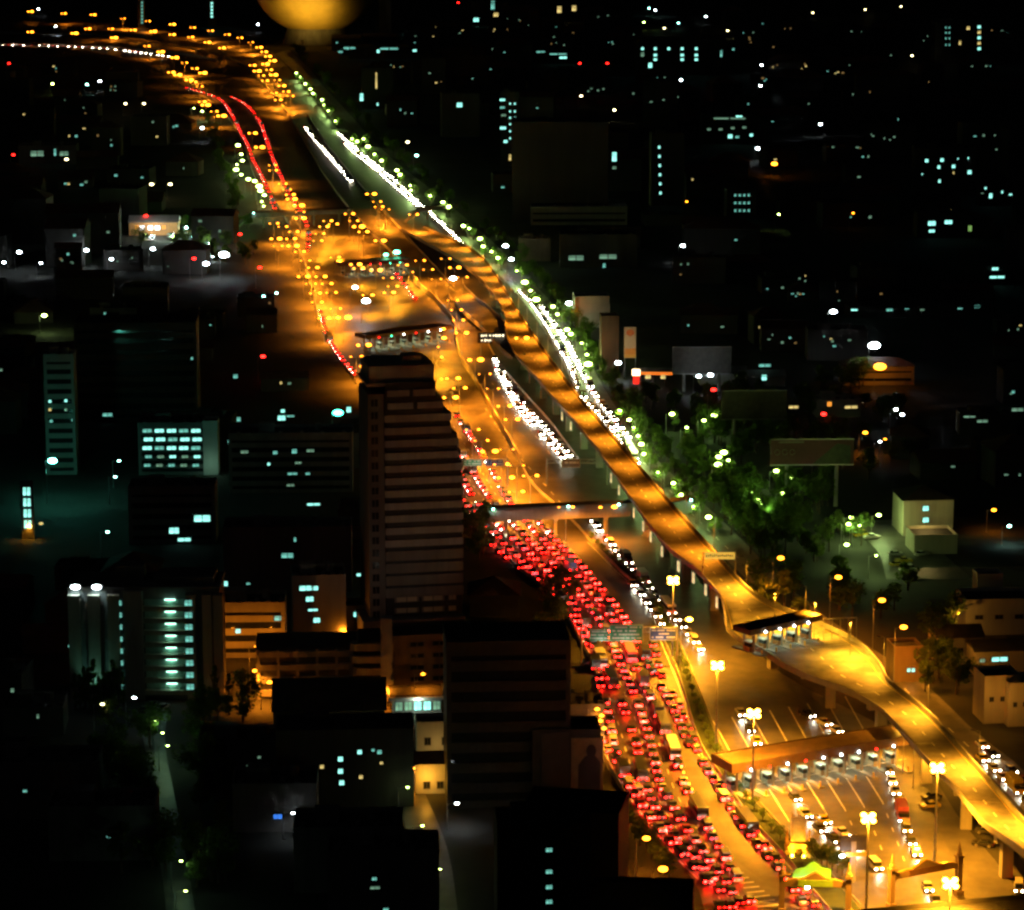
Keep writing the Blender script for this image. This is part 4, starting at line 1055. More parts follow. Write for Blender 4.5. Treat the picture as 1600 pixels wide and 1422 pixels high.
# green floodlit panel hung at the middle of that gate
t = thing('floodlit_sign', 'sign board floodlit bright yellow-green at the bottom', 'sign', P(1268, 1418, 0), 0)
q = MB(); q.cone(0, .6, 0, 6, .25, .2, 8); q.build('post', M_steel, t)
q = MB(); q.plate([(-3.7, 4.8), (3.7, 4.8), (3.7, 8.0), (1.8, 8.3), (.9, 9.2), (0, 9.6), (-.9, 9.0), (-1.6, 8.4), (-3.4, 8.0), (-3.9, 6.6)], 0, .3); q.build('board', mat('board_lime', (.12, .5, .06), .6, .2, .4), t)
q = MB(); q.ball(-1.2, -2.6, 5.2, .5, .4, .3, 8, 5); q.beam((-1.2, -2.6, 5.0), (-1.2, 0, 4.6), .1, .1); q.build('floodlight', E_wht, t)
light('SPOT', 'lime_flood', t, (-1.2, -3.0, 5.4), 12000, (.75, 1, .35), .3, 130, (R(112), 0, 0), .8)
# dark billboard beside the monument, its small yellow board below
t = thing('billboard', 'dark billboard back with a small yellow board right of the monument', 'billboard', P(1332, 1378, 0), R(4))
q = MB(); q.box(0, 0, 4.4, 1.0, 1.0, 8.8); q.build('post', M_conc, t)
q = MB(); q.box(0, 0, 8.4, 5.6, .8, 3.0); q.build('panel', M_roof, t)
q = MB(); q.box(.6, -.5, 6.1, 4.4, .2, .8); q.build('small_board', mat('board_yellow', (.6, .4, .05), .6, .2), t)
q = MB(); q.ball(-2.4, -.8, 5.9, .55, .3, .3, 8, 5); q.build('lamp', E_wht, t)
light('POINT', 'bb_lamp', t, (-1.6, -1.6, 6.0), 300, WHT, .2)

# ================================================================== BUILDINGS
def bld(name, lab, u, v, w, d, h, rot=0.0, wm=None, floors=0, band=None, roof='flat', cat='building', group=None, roofm=None, base=0.0, clutter=True):
    p = P(u, v, base)
    t = thing(name, lab, cat, p, R(rot), group)
    wm = wm or M_conc_d
    if floors:
        q = MB(); q.box(0, d / 2, h / 2, w - .7, d - .7, h - .1); q.build('glazing', M_glass, t)
        fh = h / floors; bm_ = MB(); bm_.box(0, d / 2, 0, w, d, fh * (band or .55)); me = bm_.mesh('floor_band', wm)
        for k in range(floors + 1):
            z = min(k * fh, h - fh * .25)
            put('floor_band', me, t, (0, 0, z + (fh * .14 if k == 0 else 0)))
        for sx in (-1, 1):
            q = MB(); q.box(sx * (w / 2 - .5), d / 2, h / 2, 1.04, d + .04, h + .1); q.build('corner_pier', wm, t)
    else:
        q = MB(); q.box(0, d / 2, h / 2, w, d, h); q.build('wall', wm, t)
    if roof == 'flat':
        q = MB()
        for x, y, sx, sy in ((0, .12, w + .1, .3), (0, d - .12, w + .1, .3), (-w / 2 + .12, d / 2, .3, d - .5), (w / 2 - .12, d / 2, .3, d - .5)): q.box(x, y, h + .45, sx, sy, .9)
        if clutter:
            [q.box(w * (-.42 + .17 * k_), d * (.22 + .11 * (k_ % 2)), h + .45, 1.1, .8, .9) for k_ in range(6)]; q.beam((w * .1, d * .3, h), (w * .1, d * .3, h + 5), .08, .08); q.box(-w * .2, d * .6, h + 1.3, min(5, w * .3), min(4, d * .4), 2.6); q.cone(w * .22, d * .65, h, h + 2.2, 1.1, 1.1, 10)
        q.build('roof', wm, t)
        q = MB(); q.box(0, d / 2, h + .03, w - .7, d - .7, .06); q.build('roof_sheet', roofm or M_roof, t)
    elif roof == 'hip':
        e = .6; rh = min(w, d) * .28
        q = MB()
        a = [(-w / 2 - e, -e, h), (w / 2 + e, -e, h), (w / 2 + e, d + e, h), (-w / 2 - e, d + e, h)]
        if w >= d: r0, r1 = (-(w - d) / 2, d / 2, h + rh), ((w - d) / 2, d / 2, h + rh)
        else: r0, r1 = (0, w / 2, h + rh), (0, d - w / 2, h + rh)
        if w >= d:
            q.quad(a[0], a[1], r1, r0); q.quad(a[2], a[3], r0, r1); q.tri(a[1], a[2], r1); q.tri(a[3], a[0], r0)
        else:
            q.tri(a[0], a[1], r0); q.tri(a[2], a[3], r1); q.quad(a[1], a[2], r1, r0); q.quad(a[3], a[0], r0, r1)
        q.quad(a[3], a[2], a[1], a[0])
        q.build('roof', roofm or M_roof_r, t)
    elif roof == 'gable':
        q = MB(); e = .5; rh = d * .22
        q.quad((-w / 2 - e, -e, h), (w / 2 + e, -e, h), (w / 2 + e, d / 2, h + rh), (-w / 2 - e, d / 2, h + rh)); q.quad((w / 2 + e, d + e, h), (-w / 2 - e, d + e, h), (-w / 2 - e, d / 2, h + rh), (w / 2 + e, d / 2, h + rh))
        q.tri((-w / 2, 0, h), (-w / 2, d / 2, h + rh), (-w / 2, d, h)); q.tri((w / 2, 0, h), (w / 2, d, h), (w / 2, d / 2, h + rh))
        q.build('roof', roofm or M_roof_r, t)
    return t
def face(t, u, v):                              # where the line of sight through a pixel meets the front of a building
    rz = t.rotation_euler[2]; p0 = Vector(t.location); n = Vector((-math.sin(rz), math.cos(rz), 0)); ax = Vector((math.cos(rz), math.sin(rz), 0))
    d = ray(u, v); o = Vector((0, 0, CAM_H))
    k = (p0 - o).dot(n) / d.dot(n)
    q = o + d * k - p0
    return q.dot(ax), q.z, ppm(o + d * k)
def winpx(t, u, v, wpx, hpx, pane=None, y=0.0):
    KEEP.append((u, v, t.location[1])); KEEP.append((u - wpx / 2, v, t.location[1])); KEEP.append((u + wpx / 2, v, t.location[1]))
    x, z, s_ = face(t, u, v)
    return win(t, x, z, max(.8, wpx / s_), max(.7, hpx / s_), pane or E_wcool, y)
def lamp_on(t, x, y, z, key, e, col, kind='POINT', rot=(0, 0, 0), spot=120):
    return light(kind, key, t, (x, y, z), e, col, .25, spot, rot, .8)

# --- the striped tower and its podium
tw = thing('striped_tower', 'tall dark tower with pale horizontal bands left of the expressway', 'tower', P(645, 1012, 0), R(11))
x0 = -12.4
M_band = mat('band_grey', (.30, .30, .28), .8, .25, .35, streak=True)
steps = [(0, 50, 26.0), (50, 57, 24.8), (57, 62, 23.0), (62, 66.5, 21.2), (66.5, 71, 19.2)]
q = MB()
for z0, z1, w_ in steps: q.box(x0 + 5.4 + (w_ - 5.4) / 2, 9, (z0 + z1) / 2, w_ - 5.4 - .6, 17.2, z1 - z0)
q.build('glazing', mat('tower_glazing', (.012, .012, .012), .6, .3), tw)
fh = 3.32; z = 15.0
while z < 70:
    w_ = [s_[2] for s_ in steps if s_[0] <= z < s_[1]][0]
    q = MB(); q.box(x0 + 5.4 + (w_ - 5.4) / 2, 9, z, w_ - 5.4, 18, 1.85 if z > 26 else 2.6)
    if z > 62: q = MB(); [q.box(x0 + 5.4 + (w_ - 5.4) * f_, 9, z, (w_ - 5.4) * .42, 18, 1.7) for f_ in (.27, .76)]
    q.build('floor_band', M_band if z > 26 else M_conc_d, tw)
    z += fh
q = MB(); q.box(x0 + 3.3, 9, 34, 4.2, 17, 68); q.build('stair_core', M_conc_d, tw)
for k in range(19):
    win(tw, x0 + 2.9, 6 + k * 3.32, 2.2, 2.3, M_glass, .46)
q = MB(); q.box(x0 + 3.0 + 7.2, 9, 72.5, 17.0, 15, 5.4); q.box(x0 + 13.5, 6, 76.2, 5, 5, 2.4); q.box(x0 + 6, 9, 75.5, 5, 6, 1.6); q.box(x0 + 10, 9, 70.4, 18.2, 17, .8); q.build('crown', M_plaster, tw)
for zz in (10.2, 13.2):
    for xx, ww in ((-1.5, 6.5), (5.5, 6.0), (10.6, 2.2)): win(tw, xx, zz, ww, 1.5, E_wdim if False else mat('blind_cream', (.45, .4, .3), .8, .1), -.02)
q = MB(); q.box(0, 6, 4, 27, 18, 9.0); q.build('plinth', M_conc_d, tw)
pod = bld('podium_block', 'brown podium block at the foot of the striped tower', 672, 1078, 22, 12, 13.5, 11, M_plaster_b, 0, clutter=False)
for r_ in range(4):
    for k in range(3): win(pod, -3.2 + 5.6 * k, 3.0 + 3.0 * r_, 4.0 if k < 2 else 2.4, 1.3, M_glass)
for u in (655, 672): winpx(pod, u, 1080, 15, 9, E_wwarm)
lamp_on(tw, -4, -26, 17, 'added_tower_wash', 900, (1, .88, .68), 'SPOT', (R(118), 0, R(4)), 110)  # added fill that brings out the tower's bands

# --- the lit office slab, lower left
of = thing('office_block', 'office block with eight teal-lit open corridors', 'building', P(228, 1096, 0), R(1))
q = MB(); q.box(0, 9, 14, 37, 15, 28); q.build('wall', M_conc_d, of)
for xx in (-17, -12.2, -7.4, 11.5, 15.5, 18.2):
    q = MB(); q.box(xx, 1.0, 13.5, 2.9 if xx < 8 else 2.3, 2.2, 27); q.build('fin', M_plaster, of)
q = MB(); q.box(-2.6, 1.2, 14, 4.6, 2.3, 28); q.build('blank_panel', M_conc, of)
q = MB()
for xx, ww in ((3.4, 0), ): pass
sl = MB(); sl.box(0, .7, 0, 12.6, 1.5, 1.15); slm = sl.mesh('floor_slab', M_plaster)
st = MB(); st.box(0, 0, 0, 2.6, .12, .3); stm = st.mesh('strip_lamp', emi('tube_teal', (.5, 1, .8), 4))
bk = MB(); bk.box(0, 0, 0, 12.2, .1, 1.6); bkm = bk.mesh('corridor_wall', mat('corridor_paint', (.35, .5, .42), .7, .2, .5))
for k in range(8):
    z = 2.2 + k * 3.05
    put('floor_slab', slm, of, (6.2, 0, z)); put('strip_lamp', stm, of, (6.4, 1.2, z + 2.0)); put('corridor_wall', bkm, of, (6.2, 1.42, z + 1.3))
    light('POINT', 'corridor_light', of, (6.4, .75, z + 1.75), 34, (.35, 1, .72), .3)
    win(of, 11.0, z + 1.5, 2.2, 1.7, E_wcool, -.1); win(of, -8.6 + 2.5, z + 1.3, 1.7, 1.5, E_wcool, .9)
q = MB(); q.box(0, 9, 28.4, 37.4, 15.4, .8); q.box(-4, 10, 30.5, 7, 6, 4); q.box(10, 9, 29.6, 14, 10, 2); q.build('roof', M_conc_d, of)
for n, xx in enumerate((-16.6, -11.4)):
    t = thing('roof_floodlight', ('left' if n == 0 else 'right') + ' floodlight of the pair on the office roof', 'floodlight', Vector(of.location) + Vector((xx, 1.0, 28.2)), 0, 'office roof floodlights')
    q = MB(); q.box(0, 0, .7, 2.6, .5, 1.2); q.cone(0, .3, -.4, .4, .1, .1, 6); q.build('housing', M_steel, t)
    q = MB(); q.ball(0, -.3, .7, 1.1, .3, .55, 10, 6); q.build('lens', E_wht, t)
    light('SPOT', 'roof_flood', t, (0, -1.2, .6), 500, (.6, .95, 1), .4, 120, (R(20), 0, 0), .8)
lamp_on(of, -12.5, -3.0, 3, 'office_up', 500, (.3, 1, .75), 'SPOT', (R(155), 0, 0), 90)

# --- curved orange-lit car park and its neighbours
cpk = thing('car_park_block', 'curved cream car park with dark slots, lit orange', 'building', P(500, 1092, 0), R(3))
q = MB(); q.box(-3, 8, 6.2, 25, 14, 12.4); q.build('wall', M_conc_d, cpk)
for k in range(4):
    q = MB(); q.box(-3, .55, 1.6 + k * 3.3, 25.2, 1.2, 1.5)
    q.build('floor_band', M_plaster, cpk)
for k in range(6):
    q = MB(); q.box(-15 + 4.8 * k, .5, 6.3, .7, 1.0, 12.6); q.build('pier', M_plaster, cpk)
q = MB(); q.box(-3, 8, 12.7, 25.6, 14.8, .5); q.build('roof', M_roof, cpk)
rmp = thing('ramp_block', 'rounded cream stair block with four dark slots and a tall fin', 'building', P(583, 1096, 0), R(3))
poly = [(-3.9 + 1.3 * (1 - math.cos(a)), 0 + 1.3 - 1.3 * math.sin(a)) for a in [math.pi / 2 * k / 5 for k in range(6)]]
q = MB(); q.box(.6, 7, 7.2, 8.4, 12, 14.4); q.cone(-3.4, 2.4, 0, 14.4, 1.5, 1.5, 14); q.build('wall', M_glass, rmp)
for k in range(5):
    q = MB(); q.box(.6, 6.6, 1.3 + k * 3.1, 9.0, 13, 1.75); q.cone(-3.6, 2.0, .43 + k * 3.1, 2.17 + k * 3.1, 1.95, 1.95, 14); q.build('floor_band', M_plaster, rmp)
q = MB(); q.box(3.4, 1.2, 10.6, 2.9, 2.6, 21.2); q.build('fin', M_plaster_w, rmp)
q = MB(); q.box(.6, 7, 14.9, 8.4, 12, .4); q.build('roof', M_roof, rmp)
nb1 = bld('office_block', 'low orange-lit office strip left of the curved car park', 392, 1028, 18, 12, 14, 2, M_plaster, 4, .5)
winpx(nb1, 372, 986, 9, 8, E_wcool_b); winpx(nb1, 437, 966, 20, 9, E_wcool)
for x in (-5, 5): lamp_on(nb1, x, -6, 6, 'orange_fill_lamp', 1300, SOD)
nb2 = bld('office_block', 'block with bright teal windows beside the striped tower', 500, 1010, 14, 12, 18.5, 6, M_conc, 0)
for (u, v, a, c_) in ((478, 919, 24, 9), (492, 919, 12, 8), (484, 936, 14, 9), (489, 953, 18, 4), (495, 969, 12, 9)): winpx(nb2, u, v, a, c_, E_wcool_b)
nb3 = bld('rooftop_house', 'small orange-lit house with one teal window', 548, 1000, 8.6, 8, 8.5, 4, M_plaster, 0, clutter=False)
winpx(nb3, 556, 960, 8, 9, E_wcool_b)
lamp_on(nb3, -2, -6, 4, 'orange_fill_small', 900, SOD)
shop = thing('corner_shop', 'small lit shop with a wide glass front and flat roof', 'shop', P(652, 1116, 0), R(6))
q = MB(); q.box(0, 5, 2, 12, 8, 4); q.build('wall', M_plaster_w, shop)
q = MB(); q.plate([(-7, 4.0), (7, 4.0), (7, 4.8), (-7, 4.8)], -1.8, 9.4); q.build('roof', M_plaster_w, shop)
q = MB(); q.box(0, .3, 4.85, 13.4, 1.5, .1); q.box(0, 4, 4.86, 13, 10, .12); q.build('roof_sheet', M_roof, shop)
for k in range(5): win(shop, -4.4 + 2.3 * k, 1.8, 2.1, 2.6, E_wcool_b if k in (2, 3) else E_wdim, .95)
lamp_on(shop, 0, -2.4, 3.6, 'shop_light', 500, (.8, 1, .8))
hs = bld('lit_house', 'white house glowing orange beside the dark office block', 688, 1240, 11, 8, 7, 4, M_plaster_w, 0, roof='gable')
for k in range(3): win(hs, -3 + 3 * k, 2.0, 1.6, 1.8, M_glass)
for x in (-3, 3): lamp_on(hs, x, -3, 4.2, 'house_lamp', 1100, (1, .42, .03))
hs2 = bld('upper_house', 'pale house standing behind the orange-lit one', 682, 1192, 9, 7, 9, 4, M_plaster_w, 0, clutter=False)
for k in range(2): win(hs2, -2 + 4 * k, 5.2, 1.6, 2.0, M_glass)
lamp_on(hs2, 0, -4, 4.5, 'house_lamp_dim', 250, (1, .55, .12))
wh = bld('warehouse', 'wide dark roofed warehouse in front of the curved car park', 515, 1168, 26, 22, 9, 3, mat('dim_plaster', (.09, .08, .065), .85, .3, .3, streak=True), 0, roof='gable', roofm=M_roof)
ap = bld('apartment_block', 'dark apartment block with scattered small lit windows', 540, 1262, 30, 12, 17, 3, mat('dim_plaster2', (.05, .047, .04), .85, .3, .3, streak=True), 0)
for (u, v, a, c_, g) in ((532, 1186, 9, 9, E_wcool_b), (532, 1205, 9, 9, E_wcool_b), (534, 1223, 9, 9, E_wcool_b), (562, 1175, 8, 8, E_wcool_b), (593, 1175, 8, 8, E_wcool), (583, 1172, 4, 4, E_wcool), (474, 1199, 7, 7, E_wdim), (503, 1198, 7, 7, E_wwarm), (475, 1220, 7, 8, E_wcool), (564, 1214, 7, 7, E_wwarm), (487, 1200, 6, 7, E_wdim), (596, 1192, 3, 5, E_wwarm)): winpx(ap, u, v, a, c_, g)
for (u, v, w_, h_, lab, wl) in ((430, 1300, 18, 10, 'dark house with one blue-lit window', ((434, 1276, 16, 9, E_wblue),)), (545, 1395, 22, 13, 'dark block with a tall yellow window near the bottom', ((534, 1351, 9, 20, E_wwarm),)), (600, 1425, 22, 12, 'dark block with faint teal windows at the bottom edge', ((585, 1373, 9, 6, E_wcool), (586, 1387, 18, 5, E_wdim), (603, 1421, 10, 6, E_wcool))),
    (60, 1280, 26, 12, 'dark block at far left with a small teal window', ((39, 1236, 8, 4, E_wcool), (104, 1265, 6, 6, E_wcool_b))), (160, 1345, 22, 11, 'dark block with a tiny teal window below the office', ((170, 1307, 8, 4, E_wcool),)), (380, 1230, 20, 10, 'dark block with two faint windows left of the apartments', ((388, 1197, 6, 3, E_wdim), (405, 1183, 4, 5, E_wdim)))):
    t = bld('dark_block', lab, u, v, w_, 12, h_, 2, M_conc_d, 0, group='dark lower left blocks')
    for (a, c_, x, y, g) in wl: winpx(t, a, c_, x, y, g)
# --- dark office slab with billboards beside the red road
ds = bld('dark_office', 'large dark office slab between the lit house and red traffic', 795, 1262, 27, 16, 37, 4, mat('dark_cladding', (.045, .038, .03), .7, .3), 8, .5, roofm=M_roof)
t = thing('roof_billboard', 'pale L-shaped billboard frame on the dark office roof', 'billboard', P(797, 1082, 0), R(6))
q = MB(); q.beam((-8, 0, 0), (-8, 0, 9), .4, .4); q.beam((8, 0, 0), (8, 0, 9), .4, .4); q.build('legs', M_steel, t)
q = MB(); q.plate([(-10, 9.3), (9.6, 9.3), (9.6, 14), (-10, 14)], 0, .4); q.build('panel', M_roof, t)
q = MB(); q.plate([(-10, 11.9), (9.2, 11.5), (9.2, 14.05), (-10, 13.2)], -.25, -.05); q.build('pale_strip', M_plaster, t); q = MB(); q.box(9.4, -.15, 10.2, .5, .2, 8); q.build('edge_post', M_plaster, t)
lamp_on(t, 2, -5, 9, 'bb_wash', 420, (1, .65, .2))
pc = bld('poster_block', 'dark block carrying two large unlit posters beside the road', 885, 1262, 15, 10, 17, 3, M_roof, 0, clutter=False)
x, z, s_ = face(pc, 917, 1197)
q = MB(); q.box(0, -.25, 0, 7.0, .3, 13.0); po = q.build('poster', mat('poster_tan', (.28, .2, .11), .6, .25, .4), pc, (x, 0, z))
q = MB(); q.plate([(-2.0, -6.0), (2.9, -6.0), (2.9, 1.0), (1.8, 2.4), (.6, 3.0), (-.6, 2.2), (-1.9, .4)], -.5, -.42); q.ball(.9, -.45, 3.6, 1.1, .05, 1.5, 14, 8); q.build('printed_shape', mat('poster_ink', (.03, .015, .015), .6, .2), po)
x, z, s_ = face(pc, 868, 1185)
q = MB(); q.box(0, -.2, 0, 6.0, .25, 12.0); po = q.build('poster', mat('poster_dark', (.05, .04, .035), .6, .25, .4), pc, (x, 0, z))
q = MB(); q.plate([(-.8, -2.0), (.0, -3.4), (.8, -2.0)], -.3, -.2); q.build('printed_mark', mat('poster_red', (.25, .08, .05), .6, .1), po)
cz = bld('roadside_block', 'roadside building with orange lamps and a small lit sign', 905, 1150, 12, 9, 7, 3, M_conc_d, 0)
for n, (u, v) in enumerate(((933, 1108), (940, 1118), (934, 1132), (944, 1138), (932, 1146), (938, 1126))):
    lamp(u, v, '%s orange lamp in the bright cluster beside the poster block' % ordw(n + 1), h=7, glow=E_sod, colr=SOD, energy=1800, big=1.1, key='cluster_lamp', group='orange lamps beside the poster block')
t = thing('small_sign', 'small cream and red lit sign left of the orange lamps', 'sign', P(898, 1128, 0), 0)
q = MB(); q.cone(0, 0, 0, 3, .15, .12, 8); q.build('post', M_steel, t); q = MB(); q.box(0, 0, 4.4, 1.3, .3, 1.4); q.build('upper_panel', emi('sign_cream', (1, .8, .4), .5), t); q = MB(); q.box(0, 0, 3.0, 1.3, .3, 1.3); q.build('lower_panel', emi('sign_red', (1, .05, .04), .35), t)
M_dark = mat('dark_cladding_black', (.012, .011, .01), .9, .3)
def bld_back(name, lab, pl, pr, zr, dep):          # placed by the far edge of its roof
    A, B = P(pl[0], pl[1], zr), P(pr[0], pr[1], zr); rz = math.atan2((B - A).y, (B - A).x); c = (A + B) / 2
    n = Vector((math.sin(rz), -math.cos(rz), 0)); f = c + n * dep
    u, v = proj((f.x, f.y, 0))
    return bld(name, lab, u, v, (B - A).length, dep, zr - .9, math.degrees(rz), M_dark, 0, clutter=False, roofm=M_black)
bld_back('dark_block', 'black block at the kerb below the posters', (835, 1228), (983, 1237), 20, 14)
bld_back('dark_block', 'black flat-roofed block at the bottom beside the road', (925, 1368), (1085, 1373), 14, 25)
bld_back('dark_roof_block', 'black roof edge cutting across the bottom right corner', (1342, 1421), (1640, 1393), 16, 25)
t = bld('dark_block', 'dark block with a column of teal windows at the bottom', 850, 1470, 18, 10, 23, 4, M_dark, 0)
for vv in (1328, 1362, 1386, 1409): winpx(t, 858, vv, 12, 8, E_wcool)
# --- left middle distance
ck = bld('parking_structure', 'parking structure with bright teal open floors', 278, 742, 26, 16, 17, 2, M_conc_d, 6, .45)
for k in range(5):
    v = 673 + 13.5 * k
    for j in range(5):
        winpx(ck, 230 + j * 19 + (k % 2) * 2, v, 17 - (k > 2) * 5, 6.5 - (k > 2) * 1.5, (E_wcool_b if (j + k) % 3 and k < 4 else E_wcool) if not (k > 2 and j % 2) else E_wdim)
t2 = bld('stair_tower', 'pale stair tower at the right end of the parking structure', 330, 742, 5, 8, 17.5, 2, M_plaster_w, 0, clutter=False)
lamp_on(t2, 0, -5, 4, 'stair_wash', 200, (.5, 1, .7))
sm = bld('slim_tower', 'slim apartment tower washed teal by a floodlight', 97, 742, 10, 10, 40, 3, M_conc, 12, .5)
for (u, v, g) in ((78, 627, E_wcool_b), (103, 626, E_wcool_b), (78, 640, E_wwarm), (80, 658, E_wcool), (114, 656, E_wcool), (103, 640, E_wdim)): winpx(sm, u, v, 5, 5, g)
bigd = bld('dark_slab', 'huge barely visible dark slab behind the parking structure', 215, 660, 44, 18, 36, 3, mat('dark_cladding', (.045, .038, .03), .7, .3), 9, .5)
for (u, v, a, c_, g) in ((300, 560, 4, 5, E_wcool), (168, 648, 18, 6, E_wcool), (368, 588, 8, 7, E_wcool)): winpx(bigd, u, v, a, c_, g)
d6 = bld('dark_block', 'dark low block below the parking structure', 270, 850, 26, 12, 17, 2, M_conc_d, 5, .5)
for (u, v, a, c_, g) in ((316, 810, 30, 12, E_wcool_b), (272, 829, 18, 11, E_wcool_b), (288, 843, 24, 6, E_wcool_b), (276, 854, 22, 9, E_wdim), (315, 861, 10, 8, E_wcool_b)): winpx(d6, u, v, a, c_, g, -.1)
rw = bld('dark_terrace', 'long dark terrace with a few teal windows left of the tower', 455, 770, 40, 14, 19, 2, M_conc_d, 6, .5)
for (u, v, a, c_, g) in ((373, 655, 7, 8, E_wcool), (440, 653, 14, 9, E_wcool_b), (442, 642, 7, 6, E_wcool_b), (454, 650, 14, 3, E_wcool), (545, 640, 8, 10, E_wcool_b), (382, 706, 14, 5, E_wdim), (430, 707, 8, 6, E_wcool), (460, 705, 9, 8, E_wcool), (485, 704, 14, 5, E_wdim), (420, 725, 5, 5, E_wcool_b), (466, 723, 12, 4, E_wdim), (457, 740, 18, 4, E_wcool), (481, 740, 8, 4, E_wcool), (454, 758, 14, 4, E_wdim)): winpx(rw, u, v, a, c_, g, -.1)
rw2 = bld('dark_terrace', 'dark block with small windows just left of the tower foot', 450, 925, 36, 12, 18, 2, M_conc_d, 0)
for (u, v, a, c_, g) in ((490, 788, 24, 4, E_wcool_b), (461, 843, 4, 8, E_wcool), (449, 868, 22, 9, E_wcool), (345, 912, 26, 9, E_wcool_b), (374, 925, 12, 10, E_wcool_b), (374, 940, 14, 7, E_wcool), (388, 912, 7, 3, E_wcool), (526, 899, 24, 6, E_wcool_b), (564, 898, 16, 5, E_wcool_b), (384, 938, 6, 5, E_wwarm)): winpx(rw2, u, v, a, c_, g)
vs = thing('light_column', 'vertical white light column on a building at the left edge', 'sign', P(44, 842, 0), 0)
q = MB(); q.box(0, 1, 9, 3.6, 1.4, 18); q.build('frame', M_conc_d, vs)
for k in range(4):
    for sx in (-.62, .62): win(vs, sx, 4.5 + 3.4 * k, 1.1, 3.0, E_wcool_b, .28)
lamp(64, 818, 'yellow lamp right of the vertical light column', h=5, glow=E_wwarm, lit=False, big=1.4); lamp(45, 822, 'warm lamp at the foot of the vertical light column', h=4, glow=E_yel, colr=YEL, energy=600, big=1.2, key='vs_lamp')
# market hall among trees at left
mk = bld('market_hall', 'brightly lit market hall with blue-white roof edge', 240, 368, 26, 14, 7, 2, mat('hall_orange', (.6, .3, .1), .7, .2), 0, roof='gable', roofm=M_plaster_w)
for u in (222, 235, 246): winpx(mk, u, 356, 9, 8, emi('hall_white', (1, .95, .85), 3.5))
for u in (214, 256): winpx(mk, u, 355, 8, 9, emi('hall_amber', (1, .4, .05), .9))
lamp_on(mk, 0, -8, 6, 'hall_lamp', 3500, (1, .95, .9))
rr = random.Random(5)
for n in range(26):
    u, v = rr.uniform(212, 300), rr.uniform(358, 378)
    if n > 15: u, v = rr.uniform(295, 345), rr.uniform(376, 412)
    t = thing('market_stall', '%s lit stall in the market cluster, counting back to front' % ordw(n + 1), 'stall', P(u, v, 0), rr.uniform(0, 3), 'market stalls')
    q = MB(); q.plate([(-1.8, 2.2), (0, 3.2), (1.8, 2.2)], -1.6, 1.6); q.build('awning', mat('awning_%d' % (n % 3), [(.3, .45, .4), (.5, .5, .45), (.4, .25, .1)][n % 3], .7, .2), t)
    q = MB(); [q.box(x, y, 1.1, .12, .12, 2.2) for x in (-1.6, 1.6) for y in (-1.4, 1.4)]; q.box(0, 0, .8, 3, 2.4, .15); q.build('frame', M_steel, t)
    q = MB(); q.ball(0, -1.7, 2.4, .62, .4, .62, 8, 5); q.build('lamp', [E_wht, E_cool, E_wht, E_grn][n % 4], t)
    if n % 3 == 0: light('POINT', 'stall_lamp', t, (0, -2.6, 3.2), 1500, (.75, 1, .85), .2)
# --- right side
bb_ = thing('beige_block', 'beige block with three teal windows and a hipped roof', 'building', P(1450, 838, 0), R(5))
q = MB(); q.box(0, 8, 5.6, 15.5, 15, 11.2); q.build('wall', M_plaster, bb_)
q = MB(); w_, d_, h_ = 16.6, 16, 11.2
a = [(-w_ / 2, 0, h_), (w_ / 2, 0, h_), (w_ / 2, d_, h_), (-w_ / 2, d_, h_)]; ap_ = (0, 8, h_ + 3.2)
for i in range(4): q.tri(a[i], a[(i + 1) % 4], ap_)
q.quad(*reversed(a)); q.build('roof', M_roof, bb_)
for (u, v) in ((1447, 795), (1447, 813), (1448, 828)): winpx(bb_, u, v, 11, 9, E_wcool_b, .48)
lamp_on(bb_, -4, -14, 9, 'beige_wash', 1500, (1, .72, .22))
lamp_on(bb_, -14, -2, 5, 'beige_green', 1200, (.7, 1, .3))
ann = bld('annex', 'low dark annex with a pale lit roof edge below the beige block', 1462, 866, 13, 12, 5, 5, M_plaster, 0, clutter=False)
for (u, v, w_, d_, h_, lab, wl, rot, ro) in ((1560, 992, 18, 12, 9, 'orange-lit white house at the right edge', (), 4, 'flat'), (1545, 968, 7, 6, 12, 'white rooftop room of the orange-lit house', (), 4, 'flat'), (1500, 1040, 12, 10, 7.5, 'two-bay orange-lit house right of the toll office', (), 6, 'gable'), (1562, 1056, 13, 9, 6.5, 'house with a bright teal shopfront at the right edge', ((1562, 1030, 30, 8, E_wcool_b), (1535, 1032, 10, 7, E_wdim)), 6, 'gable'), (1565, 1130, 9, 9, 11, 'narrow orange-lit house at the right edge', (), 8, 'flat'), (1600, 1135, 8, 9, 10, 'last orange-lit house at the right edge', (), 8, 'flat')):
    t = bld('town_house', lab, u, v, w_, d_, h_, rot, M_plaster_w if 'white' in lab else M_plaster, 0, roof=ro, group='houses at the right edge', roofm=M_roof, clutter=False)
    if not wl:
        for k in range(3): win(t, -w_ * .3 + w_ * .3 * k, h_ * .55, w_ * .13, 1.3, M_glass)
    for (a, c_, x, y, g) in wl: winpx(t, a, c_, x, y, g)
    lamp_on(t, -w_ * .7, -7, 8, 'edge_house_wash', 900, (1, .40, .04))
tofc = bld('toll_office', 'brown toll office with a paired lit window by the flyover', 1418, 1066, 7.5, 8, 8.5, 6, M_plaster_b, 0, clutter=False)
for u in (1420, 1427): winpx(tofc, u, 1047, 6, 7, E_wcool_b)
t = bld('panelled_building', 'pale panelled building left of the tall price sign', 925, 512, 15, 12, 13, 4, M_plaster_w, 0, clutter=False)
for k in range(2):
    for j in range(2): q = MB(); q.box(0, -.1, 0, 5.6, .2, 3.6); q.build('panel', M_plaster_w, t, (-1.0 + 5.9 * k, 0, 4.5 + 3.9 * j))
